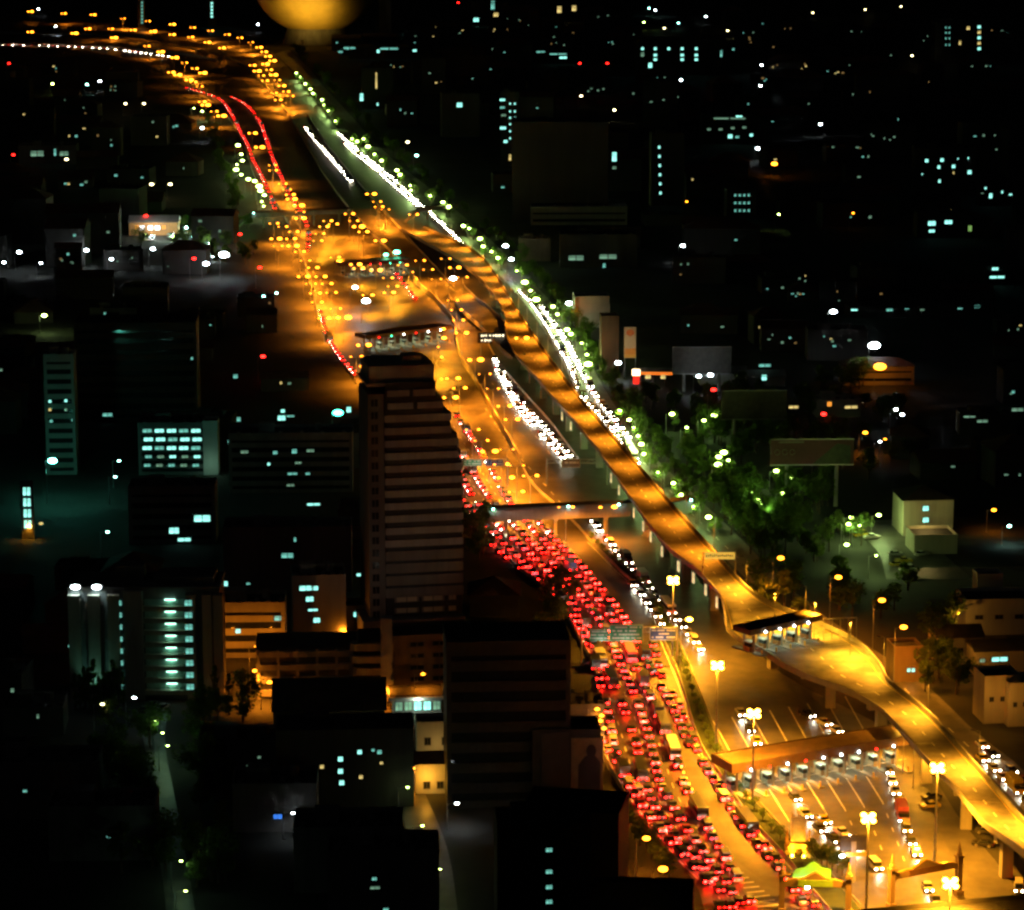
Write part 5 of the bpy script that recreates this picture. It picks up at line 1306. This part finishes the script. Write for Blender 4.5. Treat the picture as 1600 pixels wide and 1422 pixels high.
q = MB(); q.box(-6.6, -.2, 7, 1.6, .4, 13); q.build('pilaster', M_plaster_b, t)
lamp_on(t, -3, -9, 5, 'panel_wash', 350, (.9, 1, .6)); lamp_on(t, -8, -4, 8, 'panel_orange', 700, SOD)
t = bld('brown_pylon_block', 'tall brown windowless block beside the price sign', 953, 582, 7, 8, 22, 4, M_plaster_b, 0, clutter=False)
lamp_on(t, -6, -6, 12, 'pylon_wash', 500, (1, .55, .1))
ps = thing('price_sign', 'tall filling station price sign with an orange shell emblem', 'sign', P(984, 592, 0), R(3))
q = MB(); q.cone(-2.1, 0, 0, 20, .2, .2, 8); q.cone(2.1, 0, 0, 20, .2, .2, 8); q.build('posts', M_steel, ps)
q = MB(); q.box(0, 0, 14.5, 4.6, .7, 12.2); q.build('panel', emi('price_cream', (1, .62, .25), .10), ps)
q = MB(); q.box(0, -.4, 11.0, 4.3, .1, 2.4); q.build('price_band', emi('price_orange', (1, .33, .03), .16), ps); q = MB(); q.box(0, -.4, 9.2, 4.3, .1, 1.0); q.build('price_strip', emi('price_amber', (1, .45, .03), .18), ps)
fan = [(-.45, -1.3), (.45, -1.3), (.6, -.9)] + [(1.55 * math.cos(a) * (1 + .06 * math.cos(a * 14)), 1.35 * math.sin(a) * (1 + .06 * math.cos(a * 14))) for a in [R(-25) + R(230) * k / 28 for k in range(29)]] + [(-.6, -.9)]
q = MB(); q.plate(fan, -.5, -.38); q.build('emblem', emi('emblem_red', (1, .16, .02), .14), ps, (0, 0, 18.4))
q = MB()
for k in range(7): a = R(35 + 18.3 * k); q.beam((0, -.53, -1.0), (1.25 * math.cos(a), -.53, 1.15 * math.sin(a)), .08, .05)
q.build('emblem_ribs', emi('emblem_yellow', (1, .5, .05), .14), ps, (0, 0, 18.4))
fs = thing('filling_station', 'filling station canopy glowing red and orange', 'canopy', P(1020, 606, 0), R(-4))
q = MB(); q.plate([(-7.5, 5.2), (7.5, 5.2), (7.5, 6.2), (-7.5, 6.2)], 0, 9); q.build('canopy', M_plaster_w, fs)
q = MB(); q.box(0, -.15, 5.7, 15.2, .3, 1.0); q.build('fascia', emi('fascia_orange', (1, .22, .02), 1.0), fs)
q = MB(); q.box(-6.5, -.2, 3.0, 2.2, .4, 3.0); q.build('red_panel', emi('panel_red', (1, .02, .01), 2.0), fs); q = MB(); q.box(-6.5, -.2, 6.0, 3, .4, 2.4); q.build('bright_panel', emi('panel_white', (1, .75, .4), 5), fs)
q = MB(); [q.box(x, 4, 2.6, .5, .5, 5.2) for x in (-5, 0, 5)]; q.build('columns', M_conc, fs)
for x in (-2, 4): win(fs, x, 3.2, 2.6, 2.2, E_wwarm, 7)
lamp_on(fs, 0, 4, 4.6, 'station_lamp', 900, (1, .6, .2))
t = bld('taxi_depot', 'low depot with a lit forecourt and shed roof', 1130, 602, 18, 10, 4.5, 2, M_plaster_w, 0, roof='gable', roofm=M_conc)
t = bld('taxi_depot', 'small depot annex with a bright teal sign', 1198, 604, 14, 9, 4, 2, M_conc, 0, roof='gable', roofm=M_conc); winpx(t, 1194, 590, 9, 10, E_wcool_b); winpx(t, 1195, 571, 22, 5, E_wcool)
FARM0 = mat('billboard_grey', (.08, .075, .06), .7, .3)
def billboard(lab, u0, v0, u1, v1, vbase, m, lit=None):
    base = P((u0 + u1) / 2, vbase, 0); s_ = ppm(base); w_ = (u1 - u0) / s_
    t = thing('billboard', lab, 'billboard', base, R(2))
    zb, zt = face(t, (u0 + u1) / 2, v1)[1], face(t, (u0 + u1) / 2, v0)[1]
    for x in (-w_ * .3, w_ * .3): q = MB(); q.cone(0, .6, 0, zb + 1, .7, .6, 10); q.build('post', M_conc, t, (x, 0, 0))
    q = MB(); q.box(0, 0, (zb + zt) / 2, w_, .6, zt - zb); q.build('panel', m, t)
    q = MB()
    for z in (zb, zt): q.box(0, -.33, z, w_ + .2, .2, .3)
    q.build('frame', M_steel, t)
    return t, w_, zb, zt
t, w_, zb, zt = billboard('dark red billboard with three pale ring marks', 1202, 686, 1332, 726, 792, mat('billboard_red', (.07, .012, .01), .6, .3, .15))
q = MB()
for k in range(3):
    cx = -w_ * .42 + 2.4 * k
    for j in range(16):
        a0, a1 = 2 * math.pi * j / 16, 2 * math.pi * (j + 1) / 16
        q.beam((cx + .85 * math.cos(a0), -.4, (zb + zt) / 2 + .85 * math.sin(a0)), (cx + .85 * math.cos(a1), -.4, (zb + zt) / 2 + .85 * math.sin(a1)), .28, .1)
q.build('ring_marks', mat('mark_cream', (.14, .12, .09), .6, .1), t)
q = MB(); q.plate([(0, zb + .2), (w_ * .46, zb + .2), (w_ * .46, zt - 2.2), (w_ * .3, zt - 1.4)], -.42, -.36); q.build('green_print', mat('print_green', (.03, .04, .012), .6, .5, .4), t)
q = MB(); q.box(-w_ * .25, -.38, zt - .9, w_ * .3, .08, .5); q.build('pale_line', mat('mark_cream', (.14, .12, .09), .6, .1), t)
lamp_on(t, 0, -6, zb - 1, 'bb_red_wash', 60, (1, .8, .6))
billboard('unlit grey billboard above the park lamps', 1126, 610, 1228, 655, 700, FARM0)
billboard('unlit grey billboard behind the filling station', 1050, 542, 1142, 584, 612, FARM0)
ob = bld('long_building', 'long low building lit orange by a brilliant lamp', 1372, 602, 28, 10, 7.5, 2, M_plaster, 2, .55, roof='hip')
for k in range(9): win(ob, -11.5 + 2.9 * k, 5.4, 1.3, 1.8, M_glass, .3)
# --- far city blocks whose lit windows show
FARM = [mat('far_wall_%d' % k, c, .85, .3, .1, streak=True) for k, c in enumerate([(.07, .066, .058), (.10, .09, .078), (.045, .045, .04)])]
nf = 0
def fb(lab, u, vb, wpx, hpx, wins, wm=None, floors=0):
    global nf
    p = P(u, vb, 0); s_ = ppm(p); nf += 1
    t = bld('city_block', lab, u, vb, wpx / s_, max(10, wpx / s_ * .5), hpx / s_ / .97, rr.uniform(-3, 5), wm or FARM[nf % 3], floors, .55)
    KEEP.append((u, vb - hpx * .6, p.y))
    for q_ in wins:
        winpx(t, q_[0], q_[1], q_[2], q_[3], q_[4] if len(q_) > 4 else E_wcool_b)
    return t
W2 = lambda xs, ys, w, h, g=None: [(x, y, w, h, g or E_wcool_b) for x in xs for y in ys]
fb('dark far tower with stacked teal windows right of the tree row', 797, 262, 30, 112, [(785, 156, 10, 4), (785, 168, 9, 4, E_wcool), (787, 180, 9, 4, E_wdim), (786, 200, 11, 5), (790, 221, 7, 5)] + W2((797, 804.5), (162, 174, 184, 194, 205, 216), 3, 3.5) + [(797, 246, 4, 11, E_wwarm)])
fb('huge dark office mass behind the tree row', 875, 348, 150, 150, [(960, 245, 8, 17), (960, 262, 7, 5, E_wdim)], FARM[2])
fb('dark twin tower with one column of teal dots', 1043, 322, 52, 108, [(1030 + .4 * k, 230 + 14.3 * k, 4, 5) for k in range(6)], FARM[1])
fb('low dark hall with a pale eave behind the tree row', 905, 352, 150, 26, [], M_plaster, 2)
fb('dark arcade building with faint barred windows', 935, 418, 120, 48, [(900, 403, 28, 9, E_wdim), (950, 401, 32, 8, E_wdim), (944, 415, 5, 8, E_wcool)], FARM[1])
fb('dim brick house at the bend of the tree row', 835, 408, 50, 32, [], M_plaster_b)
fb('wide hospital block with many teal windows at upper right', 1065, 118, 140, 52, W2((1004, 1024, 1045, 1066, 1088), (76,), 5, 5) + W2((1024, 1066, 1088), (86, 93), 6, 4.5) + [(1004, 85, 6, 8, E_wdim), (1016, 102, 7, 9), (1127, 84, 4, 12, E_wcool), (1146, 77, 4, 4, E_wcool)])
fb('long low block with a teal strip at top centre right', 875, 100, 60, 16, [(872, 84, 32, 3.5, E_wcool), (880, 90, 14, 4), (845, 81, 16, 3, E_wcool)])
fb('long low block with a teal strip at top centre', 610, 92, 130, 18, [(608, 76, 34, 3.5, E_wcool), (546, 75, 22, 3.5, E_wcool), (648, 79, 7, 4), (591, 80, 5, 6), (532, 81, 8, 3.5, E_wcool)])
fb('far block with yellow-green windows at upper right', 1500, 100, 80, 62, W2((1478, 1483.5), (43, 51, 60, 70), 2.5, 3.5, E_wcool) + [(1513, 44, 6, 6, E_wwarm), (1500, 67, 4, 7, E_wwarm)] + [(1530, 42 + 8.5 * k, 6, 5, E_wwarm if k % 2 else E_wcool_b) for k in range(5)])
fb('teal-lit block with a bright roof strip at upper right', 1140, 226, 90, 44, [(1140, 185, 60, 3, E_wdim), (1155, 181, 12, 5), (1108, 202, 7, 4, E_wdim), (1126, 202, 7, 4, E_wdim), (1145, 200, 7, 4, E_wdim), (1163, 199, 7, 4, E_wdim), (1141, 213, 8, 7), (1174, 211, 6, 5), (1152, 214, 7, 4, E_wcool)])
fb('small block with a green grid of windows at upper right', 1158, 342, 46, 42, W2((1149, 1156, 1163, 1170), (305, 317, 329), 4, 4.5, E_wcool))
fb('apartment block with six teal windows at right', 1475, 306, 95, 70, [(1448, 251, 6, 6), (1472, 250, 6, 6), (1467, 261, 5, 6), (1490, 260, 6, 6), (1515, 269, 7, 7), (1468, 283, 4, 6), (1497, 248, 2, 3), (1513, 247, 2, 4), (1441, 272, 2, 3), (1490, 270, 3, 4, E_wwarm)], FARM[1])
fb('low block with ragged bright teal windows at right', 1478, 372, 90, 36, [(1456, 349, 14, 8), (1482, 347, 14, 7), (1456, 361, 11, 5)], FARM[1])
fb('dark flats with a small bright teal doorway at the right edge', 1560, 322, 60, 32, [(1548, 306, 6, 9), (1540, 294, 4, 4), (1566, 300, 3, 5), (1579, 304, 6, 3), (1535, 302, 5, 2, E_wdim)])
fb('block with a yellow-green lit corner at right', 1530, 372, 40, 28, [(1515, 357, 8, 11, emi('lime_wall_glow', (.5, 1, .25), .4))], FARM[1])  # glowing pane stands for a wall corner under yellow-green light
fb('low building with a cyan strip of windows at the right edge', 1560, 445, 44, 18, [(1558, 433, 28, 4), (1555, 420, 12, 5)])
fb('low dark sheds with tiny teal lights at right', 1440, 496, 230, 14, [(1390, 484, 12, 5, E_wcool), (1417, 482, 8, 3, E_wcool), (1441, 484, 8, 3, E_wdim), (1500, 482, 9, 3, E_wcool), (1527, 479, 12, 5, E_wcool), (1335, 483, 12, 6)])
fb('dark warehouse with cyan skylights at the right edge', 1545, 680, 90, 30, [(1515, 650, 22, 6, E_wdim), (1535, 658, 20, 5, E_wdim), (1590, 640, 22, 6, E_wdim)], FARM[1])
fb('orange-lit low houses among trees right of centre', 1310, 652, 70, 24, [(1240, 636, 18, 5, E_wwarm), (1330, 636, 24, 5, E_wwarm), (1296, 630, 8, 12, emi('orange_win', (1, .35, .04), 1.2))], M_plaster)
fb('tall thin far tower with teal lights at the top edge', 222, 44, 12, 60, [(222, 4 + 5.2 * k, 3.5, 3.5, E_wcool) for k in range(7)])
fb('second thin far tower with teal lights at the top edge', 331, 40, 12, 55, [(331, 5 + 5.2 * k, 4, 4, E_wcool_b) for k in range(5)])
fb('far block with two warm windows at the top edge', 885, 34, 50, 34, [(874, 15, 8, 12, E_wwarm), (897, 13, 8, 10, E_wwarm)])
fb('far block with a bright teal lit front at top centre', 605, 52, 40, 22, [(604, 38, 16, 7), (598, 46, 8, 4)])
fb('far block with white and yellow lights at top centre', 765, 40, 60, 34, [(744, 31, 10, 7), (770, 8, 7, 16, E_wcool), (775, 23, 9, 7, E_wwarm)])
fb('dark far slab with a thin warm stair light', 590, 170, 50, 60, [(588, 126, 3, 30, E_wwarm), (565, 152, 6, 14, E_wcool_b), (590, 163, 3, 5)])
fb('grey wall lit by one bright teal lamp at upper centre', 720, 214, 60, 64, [(718, 164, 10, 8)], FARM[1])
fb('faint teal-lit curved hall at far left', 75, 256, 90, 26, [(58, 240, 24, 10, E_wdim), (86, 238, 4, 13, E_wcool), (100, 240, 16, 8, E_wdim)], M_conc)
for i, (u, v, g) in enumerate(sorted([(1014, 13, 0), (1024, 16, 1), (1006, 35, 2), (1038, 44, 3), (1060, 36, 0), (1137, 48, 3), (1103, 26, 1), (1270, 20, 3), (1352, 15, 3), (1408, 10, 3), (1425, 87, 3), (1064, 125, 1), (1190, 102, 1), (1188, 134, 1), (908, 150, 3), (960, 172, 3), (1282, 194, 1), (1333, 333, 4), (1073, 315, 4), (1217, 335, 2), (403, 38, 1), (82, 131, 2), (156, 127, 1), (136, 132, 0), (225, 162, 3), (196, 162, 3), (316, 200, 1), (104, 249, 3), (237, 288, 3), (266, 288, 3), (412, 463, 0), (432, 458, 0), (651, 243, 0), (637, 222, 3), (1400, 640, 1), (1410, 648, 1), (1375, 690, 1), (1383, 686, 4), (168, 831, 0), (186, 720, 0), (180, 745, 0), (527, 40, 1), (505, 30, 1), (87, 41, 1), (60, 14, 1), (160, 1100, 3), (210, 1090, 1)])):
    lamp(u, v, '%s lone speck of light from the left among dark roofs' % ordw(i + 1), h=9, glow=[E_cool, E_wht, E_grn, emi('pale_yellow', (1, .85, .4), 14), E_sod][g], lit=False, big=1.5 if v < 300 else .9, group='lone specks of light')
# --- added globe standing in for a golden glass reflection
gp = P(488, 74, 0); s_ = ppm(gp)
t = thing('stand_in_globe', 'huge golden globe added in place of a glass reflection at the top edge', 'globe', gp, 0)
q = MB(); q.ball(0, 60, 62, 64, 64, 52, 40, 22); q.build('shell', mat('stand_in_shell', (.62, .44, .10), .7, .25, .03), t, smooth=True)
light('SPOT', 'added_globe_flood', t, (-6, -60, 12), 330000, (1, .60, .09), 3, 66, (R(112), 0, 0), 1.0)  # added light: bright centre, fading towards the globe's edges
q = MB(); q.box(-6, -62, 5, 2, 2, 10); q.box(-6, -62, 10.5, 4, 2, 2); q.build('added_flood_mast', M_steel, t)
q = MB(); q.cone(0, 60, 0, 16, 34, 30, 24); q.build('base', M_conc_d, t)
q = MB(); q.box(0, 0, 0, 12, 8, 60); q.build('mast_block', M_conc, t, (72, 60, 30))

# ================================================================== TREES
def tree_mesh(seed, h, rx, n=720, leaf=M_leaf, col=False):
    rr_ = random.Random(seed)
    tb = MB(); tb.cone(0, 0, 0, 0, 0, 0, 7, rings=[(.28, 0), (.2, h * .3), (.12, h * .62)])
    for k in range(5):
        a = k * 1.26 + rr_.random(); l_ = rx * rr_.uniform(.4, .75)
        tb.beam((0, 0, h * rr_.uniform(.3, .5)), (l_ * math.cos(a), l_ * math.sin(a), h * rr_.uniform(.6, .8)), .12, .12)
    cb = MB()
    cl = []
    for k in range(15):
        a = rr_.uniform(0, 6.28); r_ = rx * math.sqrt(rr_.random()) * .8; zf = rr_.uniform(.42, .95) if not col else rr_.uniform(.15, .95)
        sh = math.sin(math.pi * min(1, max(0, (zf - .25) / .8))) if not col else (1.05 - zf)
        cl.append((r_ * sh * math.cos(a), r_ * sh * math.sin(a), h * zf, rx * rr_.uniform(.26, .44) * (.6 if col else 1)))
    for k in range(n):
        cx, cy, cz_, cr = rr_.choice(cl)
        d = Vector((rr_.gauss(0, 1), rr_.gauss(0, 1), rr_.gauss(0, .8))).normalized() * cr * rr_.uniform(.5, 1.05)
        p = Vector((cx, cy, cz_)) + d
        s1 = rr_.uniform(.22, .5)
        u_ = Vector((rr_.gauss(0, 1), rr_.gauss(0, 1), rr_.gauss(0, .5))).normalized(); w2 = u_.cross(Vector((rr_.gauss(0, 1), rr_.gauss(0, 1), rr_.gauss(0, 1)))).normalized()
        cb.quad(p - u_ * s1, p - w2 * s1 * .6, p + u_ * s1, p + w2 * s1 * .6)
    return tb.mesh('trunk', M_bark), cb.mesh('crown', leaf)
TREES = [tree_mesh(11, 8.5, 3.6), tree_mesh(12, 10, 4.4, 800), tree_mesh(13, 7, 3.2, 620, M_leaf2), tree_mesh(14, 9, 3.8, 740, M_leaf2), tree_mesh(15, 11, 5.0, 900)]
CYP = tree_mesh(16, 10, 2.0, 520, M_leaf, True)
rt = random.Random(21)
tree_n = {}
def hides(u, v, wpx, hpx, y):
    for (a, c_, d) in KEEP:
        if d > y + 3 and u - wpx / 2 < a < u + wpx / 2 and v - hpx < c_ < v: return True
    return False
TSPEC = []
def tree(u, v, where, kind=None, sc=None, force=False, group=None):
    p = P(u, v, 0); k = kind if kind is not None else rt.randrange(5)
    sc = sc or rt.uniform(.75, 1.2); s_ = ppm(p)
    if not force and hides(u, v, 4.5 * sc * s_ * .6, 9 * sc * s_ * .8, p.y): return
    TSPEC.append((p, where, k, sc, sc * rt.uniform(.9, 1.15), rt.uniform(0, 6.28)))
rp_ = [(p[0] + 14, p[1] - 1) for p in R_st[5:]]
for (p, a) in walk(catmull(px(rp_)), 13.0):
    u, v = proj(p)
    if v < 420 and rt.random() < .55: continue
    tree(u + rt.uniform(-2, 6), v + rt.uniform(-3, 2), 'in the lit row along the street', force=True, sc=rt.uniform(.65, 1.0))
for (u, v) in GL:
    hp = P(u, v, 6.5); uu, vv = proj((hp.x + rt.uniform(.5, 2.5), hp.y + rt.uniform(2.0, 4.0), 0))
    tree(uu, vv, 'in the lit row along the street', force=True, sc=rt.uniform(.75, 1.0))
for k in range(120):
    f_ = rt.random(); v = 630 + f_ * 250; u = 985 + (v - 630) * .62 + rt.uniform(18, 230)
    if u > 1390 or (1300 < u and v > 800): continue
    tree(u, v, 'in the dark park right of the street')
for (u, v) in [proj((P(a_, c_, 7).x + 1, P(a_, c_, 7).y + 3.2, 0)) for a_, c_ in ((1198, 792), (1184, 780), (1166, 761), (1223, 771), (1236, 747), (1213, 736), (1138, 719), (1123, 714), (1116, 649), (1100, 657), (1073, 668), (1050, 647), (1343, 821), (1326, 819))]:
    tree(uu if False else u, v, 'lit green by the park lamps', force=True, sc=.8)
for (u, v) in ((1168, 800), (1180, 806), (1205, 812), (1150, 775), (1215, 795), (1230, 785), (1140, 735), (1118, 738), (1100, 745), (1215, 760), (1245, 770), (1310, 830), (1318, 836)):
    tree(u, v, 'lit green by the park lamps', force=True, sc=.75)
for k in range(26): tree(rt.uniform(1250, 1420), rt.uniform(600, 760), 'in the dark gardens at right')
for k in range(14): tree(rt.uniform(1180, 1420), rt.uniform(900, 960) + 20, 'on the dark plot behind the flyover toll')
for k in range(10): tree(1430 + rt.uniform(0, 70), 1000 + rt.uniform(0, 90), 'beside the houses at the right edge')
for k in range(22): tree(rt.uniform(150, 400), rt.uniform(352, 425), 'around the market')
for (u, v) in ((330, 356), (343, 355), (350, 357)): tree(u, v, 'floodlit green at the market', force=True, sc=1.1)
gl = thing('tree_uplight', 'green ground floodlight under the bright market trees', 'floodlight', P(336, 364, 0), 0); q = MB(); q.box(0, 0, .3, .8, .5, .5); q.build('housing', M_steel, gl); light('POINT', 'tree_up', gl, (0, -4, 4), 9000, (.25, 1, .2), .3)
for k in range(10): tree(rt.uniform(728, 765), rt.uniform(822, 880), 'at the left end of the near footbridge', sc=rt.uniform(.7, 1.0))
for k in range(7): tree(842 + rt.uniform(0, 50), 940 + rt.uniform(0, 75), 'beside the red traffic below the footbridge')
for k in range(11): tree(118 + k * 7.5, 1104 + rt.uniform(-4, 6), 'in the clipped row at the left foot of the office', kind='c', sc=rt.uniform(.8, 1.2), force=True)
for k in range(12): tree(300 + rt.uniform(0, 90), 1110 + rt.uniform(0, 30), 'in the dark garden right of the office', kind='c' if k % 2 else None)
for k in range(16): tree(150 + rt.uniform(0, 110), 1150 + rt.uniform(0, 230), 'left of the narrow left alley')
for k in range(14): tree(300 + rt.uniform(0, 60), 1180 + rt.uniform(0, 220), 'right of the narrow left alley')
for k in range(8): tree(985 + k * 9 + rt.uniform(-4, 2), 1300 + k * 11, 'on the left kerb near the bottom', sc=.6)
for k in range(16): tree(375 - k * 3 + rt.uniform(-12, 2), 330 - k * 9, 'left of the far green lamps', sc=1.0)
for k in range(7): tree(1268 + k * 8, 1345 + k * 4, 'on the island behind the golden monument', sc=.5)
TSPEC.sort(key=lambda q_: q_[0].y)
for (p, where, k, sc, sz, rz) in TSPEC[:290]:
    tree_n[where] = tree_n.get(where, 0) + 1
    t = thing('tree', '%s nearest tree %s' % (ordw(tree_n[where]), where), 'tree', p, rz, 'trees ' + where)
    t.scale = (sc, sc, sz); m = CYP if k == 'c' else TREES[k]
    put('trunk', m[0], t); put('crown', m[1], t)
ft = MB()
for (p, where, k, sc, sz, rz) in TSPEC[290:]:
    m = CYP if k == 'c' else TREES[k]; c_, q_ = math.cos(rz), math.sin(rz)
    for mi, me in enumerate(m):
        n0 = len(ft.v)
        for vv in me.vertices:
            x, y, z = vv.co; ft.v.append((p.x + (x * c_ - y * q_) * sc, p.y + (x * q_ + y * c_) * sc, z * sz))
        for pl in me.polygons: ft.f.append(tuple(n0 + i for i in pl.vertices)); ft.m.append(mi)
if ft.v: tag(ft.build('distant_trees', [M_bark, M_leaf]), 'distant mass of roadside trees beyond the countable ones', 'trees', kind='stuff')
# clipped shrubs of the median
pm_ = even(catmull([(P(*a_) + P(*c_)) / 2 for a_, c_ in zip(Md_L[1:], Md_R[1:])]), 46)
for n, p in enumerate(pm_):
    t = thing('shrub', '%s shrub from the near end of the planted median' % ordw(n + 1), 'shrub', (p.x, p.y, .28), rt.uniform(0, 6), 'shrubs of the planted median'); s_ = rt.uniform(.25, .38); t.scale = (s_, s_, s_ * .8)
    m = TREES[rt.randrange(5)]; put('stem', m[0], t); put('crown', m[1], t)

# ================================================================== DARK CITY FILL
def inside(u, v, poly):
    r_ = False; j = len(poly) - 1
    for i in range(len(poly)):
        xi, yi = poly[i]; xj, yj = poly[j]
        if (yi > v) != (yj > v) and u < (xj - xi) * (v - yi) / (yj - yi + 1e-9) + xi: r_ = not r_
        j = i
    return r_
RB = [(p[0] + 40, p[1] - 4) for p in R_st[:-2]] + [(470, 78), (420, 50), (340, 34), (-60, 22)]
CORR = [(p[0] - 8, p[1]) for p in L_main] + RB[::-1]
used = []
for o in list(COL.objects):
    if o.parent is None and o.type == 'EMPTY' and o.get('category') in ('building', 'tower', 'house', 'shop', 'canopy', 'billboard', 'sign'):
        used.append((o.location.x, o.location.y, 26))
rf = random.Random(77)
cnt = 0
sides = {}
for k in range(2600):
    if cnt >= 210: break
    v = 48 + 1370 * rf.random() ** 1.5; u = rf.uniform(-30, 1630)
    p = P(u, v, 0)
    far = v < 420
    w_ = rf.uniform(12, 26) * (1.6 if far else 1); d_ = rf.uniform(9, 16) * (1.4 if far else 1); h_ = rf.choice([5, 6, 8, 10, 12, 14]) * (rf.choice([1, 1.5, 2.4]) if far else 1)
    s_ = ppm(p)
    bad = False
    for du in (-.6, 0, .6):
        for dv in (0, .5, 1.15):
            if inside(u + du * w_ * s_, v - dv * h_ * s_ - d_ * dv * .2 * s_, CORR): bad = True
    if bad or hides(u, v, w_ * s_ * 1.1, (h_ + 3) * s_ + d_ * s_ * .25, p.y): continue
    if any((p.x - a) ** 2 + (p.y - c_) ** 2 < (r_ + max(w_, d_) * .6) ** 2 for a, c_, r_ in used): continue
    if 1180 < u < 1440 and 840 < v < 980: continue
    used.append((p.x, p.y, max(w_, d_) * .55))
    cnt += 1
    side = 'left of the expressway' if inside(u + 900, v, CORR) or u < 560 else 'right of the expressway'
    band = 'far' if v < 300 else ('middle' if v < 800 else 'near')
    key_ = band + ' ground ' + side
    sides[key_] = sides.get(key_, 0) + 1
    t = bld('dark_building', '%s unlit low building on the %s' % (ordw(sides[key_]), key_), u, v, w_, d_, h_, rf.uniform(-8, 10), FARM[cnt % 3], 0, roof=rf.choice(['flat', 'flat', 'gable', 'hip']), group='unlit city buildings')
    nw = rf.choice([0, 0, 1, 1, 2, 3, 5])
    for j in range(nw):
        win(t, rf.uniform(-.38, .38) * w_, rf.uniform(.3, .85) * h_, rf.uniform(.6, 1.7) * (1.5 if far else 1), rf.uniform(.6, 1.3) * (1.5 if far else 1), rf.choice([E_wdim, E_wdim, E_wdim, E_wdim, E_wcool, E_wcool, E_wwarm, E_wdimw]))
print('fill', cnt, 'cars', NCAR)
